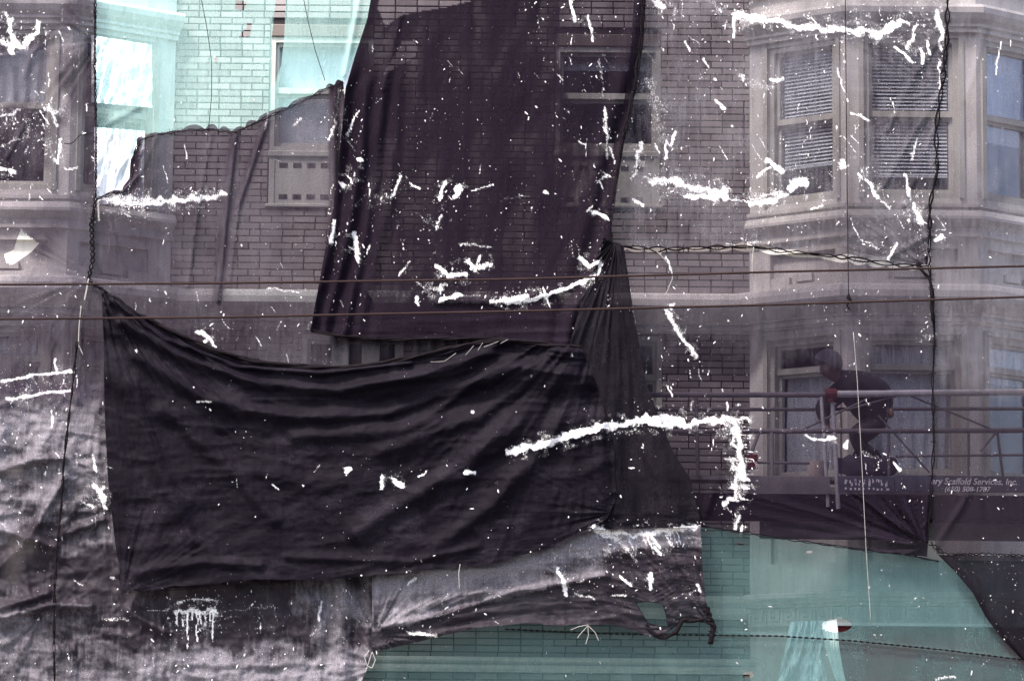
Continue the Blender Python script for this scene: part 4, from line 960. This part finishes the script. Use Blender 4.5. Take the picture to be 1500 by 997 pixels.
# 9 dark triangle bottom right
net('debris_net', 'dark triangular net flap hanging from the lower right seam', 'netting', [(1374, 812), (1570, 815)], [(1558, 1045), (1570, 1045)], [(1374, 812), (1400, 838), (1425, 868), (1445, 905), (1472, 940), (1500, 968), (1558, 1045)], [(1570, 815), (1570, 1045)], YN-.01, 'net_sail',
    lambda px, py, U, V: soft(px, py, 3, .03, 60)+.02*np.sin(U*30+V*8)*sstep(.3, 0, U), dens=lambda px, py, U, V: .90+.2*sstep(.12, .0, U), flecks=60, seed=10)
# 10 bottom-left dirty net
def dirt_b(px, py, U, V):
    x = px+70*(fbm(px/45, py/30, 4)-.5)+22*(fbm(px/12, py/14, 7)-.5); y = py+60*(fbm(px/50, py/40, 8)-.5)+18*(fbm(px/11, py/13, 2)-.5)
    r_ = -.7*sstep(70, 15, np.hypot((x-35)*.6, (y-812+(x-35)*.35)*1.6))-.75*sstep(95, 20, np.hypot((x-290)*.33, (y-872)*1.05))-.5*sstep(45, 15, np.hypot((x-30)*.3, y-860))-.5*sstep(40, 12, np.hypot((x-130)*.5, y-830))
    r_ += .4*sstep(45, 10, abs(y-985))*sstep(180, 320, x)+.3*sstep(60, 20, np.hypot((x-40)*.6, y-610))+.3*sstep(60, 20, np.hypot(x-130, y-600))+.45*sstep(60, 10, np.hypot((x-490)*.8, (y-890)*.8))-.35*sstep(30, 10, abs(y-930))*sstep(120, 220, x)
    return r_+.05+.5*(fbm(px/16, py/40, 5, 3)-.5)
def db(px, py, U, V):
    f = fbm(px/90, py/60, 3, 3)
    d = .10*(fbm(px/120+f*1.2, py/48+f*1.5, 2)-.5)+.07*(ridge(px/40+f*2, py/120-f*2, 5)-.5)+.04*(ridge(px/34+f, py/22+f, 9)-.5)+.022*(ridge(px/12+f, py/15-f, 7, 3)-.5)+fan(px, py, 150, 520, .07, 5, 220, 3)+fan(px, py, 60, 905, .05, 5, 170, 5)+fan(px, py, 560, 975, .07, 6, 150, 1)
    for pts in ([(95, 700), (40, 790), (0, 830)], [(150, 760), (100, 780)], [(0, 890), (70, 868)], [(0, 905), (80, 885), (130, 888)], [(190, 895), (240, 925)], [(0, 690), (50, 672), (92, 670)], [(0, 775), (80, 800)]): d += crease(px, py, pts, 6, .07)
    d += sstep(.8, 1, U)*.03*np.sin(px/6)
    d += .03*np.sin(px/9+3*f)*sstep(825, 850, py)*sstep(930, 880, py)*sstep(380, 430, px)
    return d
net('debris_net', 'dirty wrinkled net spread across the bottom left with dripped paint', 'netting', [(-70, 560), (548, 560)], [(-70, 1045), (500, 1045)], [(-70, 560), (-70, 1045)], [(548, 560), (548, 840), (543, 940), (545, 965), (528, 1000), (500, 1045)], YN-.03, 'net_dirty', db,
    dens=lambda px, py, U, V: (1.05+.06*sstep(800, 880, py))*sstep(560, 660, py+30*fbm(px/30, py/30, 3)), dirt=dirt_b, flecks=600, seed=11, fleck_in=lambda x, y: (y > 830) | (x < 165))
# 11 bottom middle flap
hole2 = [(932, 882), (950, 880), (970, 883), (976, 900), (979, 918), (962, 916), (949, 912), (940, 897)]
def df(px, py, U, V):
    d = .06*(ridge(U*3, V*7+U, 3)-.5)+.04*(ridge(px/60-py/60, py/30+px/200, 6)-.5)+fan(px, py, 548, 930, .10, 9, 180, 2)+fan(px, py, 1046, 920, .10, 9, 110, 4)+.016*(ridge(px/13, py/9, 7, 3)-.5)
    d += .02*np.sin((px-py*.45)/5.5)*sstep(850, 900, px)*sstep(770, 800, py)
    d += crease(px, py, [(560, 918), (640, 902), (760, 865), (890, 842)], 5, .04)+crease(px, py, [(560, 945), (680, 918), (770, 912), (860, 918), (940, 936), (975, 925)], 5, .03)+crease(px, py, [(1030, 770), (1035, 880)], 5, .03)
    return d
net('debris_net', 'ragged grey net flap with a torn hole, hem hanging over the teal net', 'netting', [(545, 690), (1026, 766)], wavy([(545, 955), (600, 942), (650, 930), (700, 918), (770, 912), (820, 915), (868, 914), (900, 914), (940, 928), (968, 934), (988, 918), (1000, 906), (1025, 909), (1046, 916)], 1.5, 20, 3), [(545, 690), (545, 955)],
    [(1026, 766), (1029, 830), (1034, 880), (1046, 916)], YD, 'net_dirty', df, dens=lambda px, py, U, V: 1.02-.02*V, dirt=lambda px, py, U, V: .7*(fbm(px/30, py/12, 4)-.35)+.55*sstep(26, 8, abs(py-(905-.17*(px-545)-.00012*(px-545)**2)+42))-1.4*sstep(-6, 14, py-(925-.25*(px-545)))-1.3*sstep(870, 925, px)*sstep(795, 812, py), holes=[hole2], flecks=260, seed=12, fleck_in=lambda x, y: y > 790)
# 12 sail
net('debris_net', 'thin black net triangle fanning down beside the large black cloth', 'netting', [(884, 348), (914, 362)], [(850, 776), (1028, 771)], [(884, 348), (852, 440), (825, 540), (850, 776)], [(914, 362), (927, 450), (946, 560), (985, 660), (1011, 700), (1028, 771)], YD-.075, 'net_sail',
    lambda px, py, U, V: fan(px, py, 903, 350, .16, 6, 420, 3)+soft(px, py, 5, .03, 70)+.03*np.sin(U*16+V*2)*V+crease(px, py, [(905, 640), (902, 750)], 8, .03)+sstep(.85, 1, V)*.03*(ridge(px/60, py/10, 3)-.5), flecks=180, seed=13)
# 13 the sagging black cloth
ttop = [(148, 420), (165, 433), (200, 457), (250, 482), (310, 509), (370, 526), (430, 534), (500, 536), (560, 530), (620, 518), (680, 503), (740, 495), (800, 502), (852, 508)]
tleft = [(148, 420), (152, 500), (153, 600), (158, 700), (168, 790), (180, 868)]
tbot = wavy([(180, 868), (230, 862), (300, 856), (400, 849), (500, 845), (580, 838), (640, 833), (700, 829), (760, 812), (820, 796), (866, 776)], 5, 40, 8)
tright = [(852, 508), (880, 580), (900, 660), (903, 730), (890, 758), (866, 776)]
def dt(px, py, U, V):
    f = fbm(px/170, py/170, 1, 3)
    vv = V**.75
    a = sstep(0, .03, V)
    d = .12*(fbm(U*1.6+f, vv*6.5+f*1.3, 1, 2)-.5)*(1.1-.6*V)*a+.035*(ridge(U*2.4+f*2, vv*12+f*2, 4, 2)-.5)+.018*(ridge(px/60-py/90, py/26+px/120, 6, 4)-.5)+.010*(ridge(px/15, py/11, 8, 2)-.5)
    for pts, w_, am in (([(180, 470), (260, 520), (380, 562), (500, 572), (620, 548), (720, 515)], 7, .06), ([(200, 520), (300, 585), (420, 612), (560, 605), (700, 560), (830, 515)], 9, .05), ([(240, 600), (340, 690), (400, 760)], 10, .035), ([(840, 530), (760, 620), (620, 720), (520, 780)], 12, .05),
                    ([(850, 560), (800, 650), (720, 740), (640, 800)], 10, .04), ([(190, 560), (230, 680), (280, 790)], 10, .035), ([(430, 640), (560, 632), (640, 615)], 9, .04), ([(165, 440), (240, 495), (350, 537), (470, 546), (600, 532)], 4, .05), ([(200, 838), (300, 822), (380, 828)], 6, .03), ([(420, 815), (600, 822), (700, 800)], 5, .02), ([(560, 660), (700, 610), (800, 540)], 9, .04)):
        d += crease(px, py, pts, w_*1.15, am*1.3)
    d += fan(px, py, 884, 440, .17, 6, 380, 3)+fan(px, py, 148, 418, .13, 9, 260, 5)+fan(px, py, 900, 750, .05, 6, 130, 7)+fan(px, py, 180, 868, .07, 7, 120, 2)
    return d
net('black_cloth', 'large opaque black cloth sagging in folds across the middle left', 'cloth', ttop, tbot, tleft, tright, YT, 'tarp', dt, dens=lambda px, py, U, V: 1-.12*sstep(.96, 1, U), paint=1.0, flecks=170, seed=14, group=None, dirt=lambda px, py, U, V: 1.6*sstep(.52, .72, fbm(px/55, py/30, 5, 5))*(.4+.6*sstep(600, 740, py))-.3)

# ================================================================== ROPES, SEAMS, CORDS, WIRES
def rope(name, label, pts, y, r_px, mat, cat='rope', twist=2.2, wl=9, loops=True, group=None, sag=0):
    L = float(np.hypot(*np.diff(np.array(pts, float), axis=0).T).sum()); n = max(6, int(L/2.5)); p = resample(pts, n); s = np.linspace(0, L, n)
    t = np.gradient(p, axis=0); t /= np.hypot(t[:, 0], t[:, 1])[:, None]+1e-9; nn = np.stack([-t[:, 1], t[:, 0]], -1)
    sd = len(label); b = MB()
    for k in range(2 if twist else 1):
        ph = s/wl*math.pi*2*.5+k*math.pi+2*fbm(s/40, s*0+sd, 3)
        d = twist*np.sin(ph)*(.3+1.1*vnoise(s/22, s*0+sd, 4)) if twist else .4*(fbm(s/15, s*0+sd, 3)-.5)
        q = p+nn*d[:, None]; W = unproj(q[:, 0], q[:, 1], y+.008*np.cos(ph))
        rr_ = r_px*PXM*(.65+.7*vnoise(s/11, s*0+k+sd, 5))
        b.tube([Vector(w_) for w_ in W], [float(v_) for v_ in rr_], 6)
    if loops:
        rs = random.Random(sd)
        for i in range(int(L/11)):
            j = rs.randrange(1, n-1); a = p[j]; l_ = rs.uniform(2.5, 6.5)
            c = [a-nn[j]*l_+t[j]*rs.uniform(-2, 2), a+t[j]*rs.uniform(-2, 2), a+nn[j]*l_+t[j]*rs.uniform(-3, 3)]
            b.tube([P(*c[0], y-.01), P(*c[1], y-.02), P(*c[2], y-.01)], .35*PXM*r_px, 5)
    return tag(b.build(name, M[mat], None, True), label, cat, group)
G_ = 'ropes lacing the net panels together'
rope('lacing_rope', 'black rope lacing the left net column, upper stretch beside the green net', seamL[:4], YN-.03, .9, 'rope', group=G_, twist=1.2)
rope('lacing_rope', 'black twisted rope from the torn corner down to the sagging cloth', [(140, 290), (134, 330), (136, 380), (129, 412), (150, 424)], YN-.04, 1.2, 'rope', group=G_)
rope('lacing_rope', 'black seam rope running down the dirty net left of the black cloth', [(113, 500), (107, 560), (101, 610), (93, 680), (90, 740), (84, 800), (80, 860), (79, 940), (80, 1010)], YN-.145, .9, 'rope', group=G_, twist=1.2, wl=34)
rope('lacing_rope', 'thin black rope along the scalloped edge of the mint green net', lace, YN-.02, .55, 'rope', group=G_, twist=1.6, wl=14)
rope('lacing_rope', 'thick black rope between the double net and the spattered right net', [(944, -30), (939, 60), (930, 130), (911, 210), (900, 280), (893, 320), (895, 362)], YD-.02, 1.3, 'rope', group=G_, twist=1.8, wl=30)
rope('lacing_rope', 'black rope with open gaps crossing the brick and bay panels', seamM, YN-.02, .95, 'rope', group=G_, twist=2.8, wl=30)
rope('lacing_rope', 'black rope seam down the right side above the overhead wires', seamR, YN-.03, 1.15, 'rope', group=G_, twist=2.8, wl=30)
rope('lacing_rope', 'black rope seam hanging in front of the scaffold text', seamR2[:2]+seamR2[1:], YN-.03, .95, 'rope', group=G_, twist=1.5, wl=40)
rope('lacing_rope', 'black rope edging the top of the teal green net', [(1028, 770), (1085, 779), (1160, 790), (1270, 806), (1330, 812), (1375, 822)], YN-.02, .6, 'rope', group=G_, twist=1.5, wl=22, loops=False)
rope('lacing_rope', 'short black rope lacing at the bottom of the right column', [(1362, 795), (1385, 812), (1430, 811), (1500, 813), (1560, 814)], YN-.03, .7, 'rope', group=G_, twist=2, wl=9)
rope('lacing_rope', 'black hem rope round the ragged flap and its torn hole', hole2+[hole2[0]], YD-.02, .35, 'rope', group=G_, twist=.8, loops=False)
rope('knotted_rag', 'twisted black rag knotted at the lower corner of the flap', [(1034, 890), (1040, 908), (1045, 915), (1043, 930), (1041, 942)], YD-.03, 2.6, 'rope', cat='rag', twist=2.2, wl=10, group=None)
rope('bundled_hem', 'thick dark rolled hem sagging under the torn hole', [(945, 915), (960, 930), (975, 934), (990, 925), (1000, 908), (1030, 908)], YD-.03, 2.2, 'rope', cat='hem', twist=2, wl=26, loops=False)
rope('rope_tail', 'loose black rope end hanging off the laced corner at right', [(1344, 385), (1352, 398), (1362, 408), (1365, 425), (1366, 470)], YN-.06, 1.9, 'rope', twist=1.6, wl=22, loops=False)
rope('bundled_hem', 'rolled black upper hem of the sagging cloth', [(x_, y_+2) for x_, y_ in ttop[1:]], YT-.05, 2.2, 'rope', cat='hem', twist=1.6, wl=70, loops=False)
rope('bundled_hem', 'dark lower hem of the double net above the sagging cloth', [(455, 484), (500, 492), (560, 497), (650, 496), (720, 496), (780, 504), (845, 513)], YD-.03, 1.2, 'rope', cat='hem', twist=1.4, wl=60, loops=False)
def cord(label, pts, y, r, mat='cord', group=None, name='cord', cat='cord'):
    b = MB(); p = resample(pts, max(4, int(len(pts)*6)))
    b.tube([P(a[0], a[1], y) for a in p], r*PXM, 6); return tag(b.build(name, M[mat], None, True), label, cat, group)
cord('thin dark cord dropping past the upper bay windows to a knot', [(1238, -30), (1240, 200), (1243, 432)], YN-.05, .6, 'rope')
cord('pale plumb cord hanging in front of the worker and the teal net', [(1250, 486), (1256, 560), (1263, 690), (1269, 810), (1276, 915)], YN-.06, .42)
b = MB(); p = P(1243, 436, YN-.05); b.tube([p+Vector((0, 0, .04)), p, p+Vector((.02, 0, -.03)), p+Vector((-.015, 0, -.07)), p+Vector((.01, 0, -.12))], [.008, .022, .016, .01, .007], 8); tag(b.build('rope_knot', M['rope'], None, True), 'small dark knot under the thin cord beside the wires', 'knot')
cord('pale cord hanging left of the black cloth corner', [(144, 294), (145, 322)], YN-.05, 1.1); cord('pale cord tied below the wire at the cloth corner', [(130, 408), (127, 425), (124, 440)], YN-.05, 1.3)
cord('long pale cord down the left net beside the black cloth', [(119, 448), (116, 478), (115, 505), (122, 520)], YN-.05, .9)
cord('pale string loop dangling from the seam over the brick', [(962, 368), (972, 378), (984, 392), (985, 408), (978, 425), (973, 434)], YN-.04, .6)
cord('white string hanging beside the right bay corner', [(1104, 362), (1102, 380), (1102, 404)], YN-.04, .8)
cord('dark thread curving down over the mint green net', [(295, 0), (303, 40), (310, 90), (310, 140), (306, 185)], YN-.02, .5, 'rope')
cord('dark thread hanging down the green net beside the slit', [(445, 0), (451, 30), (462, 75), (476, 118)], YN-.02, .5, 'rope')
for k, q in enumerate(([(861, 914), (862, 930), (858, 943)], [(861, 916), (850, 928), (846, 934)], [(862, 916), (872, 926), (877, 938)], [(860, 915), (848, 917), (836, 922)])):
    cord(['pale frayed string end hanging straight below the flap hem', 'pale frayed string end curling left of the flap knot', 'pale frayed string end curling right of the flap knot', 'pale frayed string end reaching left along the flap hem'][k], q, YD-.05, .55, group='frayed strings at the flap knot')
cord('pale string loop at the corner between dirty net and teal net', [(541, 952), (534, 962), (538, 975), (545, 978), (550, 966), (545, 954), (537, 980)], YD-.05, .7)
cord('short white string hanging over the black cloth lower hem', [(674, 826), (672, 840), (673, 862)], YT-.08, .6)
for k, q in enumerate(([(631, 530), (651, 529), (668, 517)], [(682, 520), (694, 506)], [(700, 513), (707, 502)], [(709, 508), (730, 500)], [(733, 503), (744, 497)])):
    cord(['first', 'second', 'third', 'fourth', 'fifth'][k]+' pale basting stitch from the left on the black cloth top hem', q, YT-.14, .32, group='pale stitches on the black cloth', name='stitch', cat='stitch')
# dashed stitching on the teal net
b = MB(); pts = resample([(740, 921), (900, 928), (1140, 931), (1250, 938), (1380, 951), (1500, 966)], 86)
for i in range(0, 85, 1):
    a, c = pts[i], pts[i+1]; b.tube([P(a[0], a[1], YG-.05), P(a[0]*.45+c[0]*.55, a[1]*.45+c[1]*.55, YG-.05)], .0095, 5)
    b.tube([P(a[0], a[1], YG-.045), P(c[0], c[1], YG-.045)], .003, 4)
tag(b.build('seam_stitching', M['rope'], None), 'dashed dark stitched seam running across the teal net', 'stitching')
cord('black loose string on the grey net left of the green', [(94, 210), (103, 211), (110, 206), (117, 198), (135, 195)], YN-.04, .6, 'rope')
# flap corners at torn hole and crumpled patch
sheet('torn_flap', 'small dark folded flap of net beside the torn left hole', 'net flap', [(31, 335), (24, 352), (10, 370)], [(58, 356), (40, 360), (8, 388)], YN-.03, 'rope', 3, .01) if False else None
# crumpled black fold where the white film shows
sheet('torn_net_fold', 'crumpled dark net fold right of the bare white plastic', 'net fold', [(207, 203), (197, 225), (192, 250), (186, 268), (152, 290)], [(232, 198), (222, 225), (216, 246), (200, 262), (156, 293)], YN-.03, 'tarp', 7, .03)
# overhead wires, nearer the viewer
WG = 'overhead wires crossing the picture'
for lab, pts in (('upper overhead wire crossing above the sagging black cloth', [(-120, 417.5), (300, 415), (750, 409), (1140, 398), (1620, 387)]), ('lower overhead wire crossing over the sagging black cloth', [(-120, 468), (300, 465), (750, 456), (1140, 446), (1620, 431)])):
    b = MB(); yw = -11.0; b.tube([P(a, c, yw) for a, c in resample(pts, 40)], .0078, 8); tag(b.build('overhead_wire', M['wire'], None, True), lab, 'wire', WG)
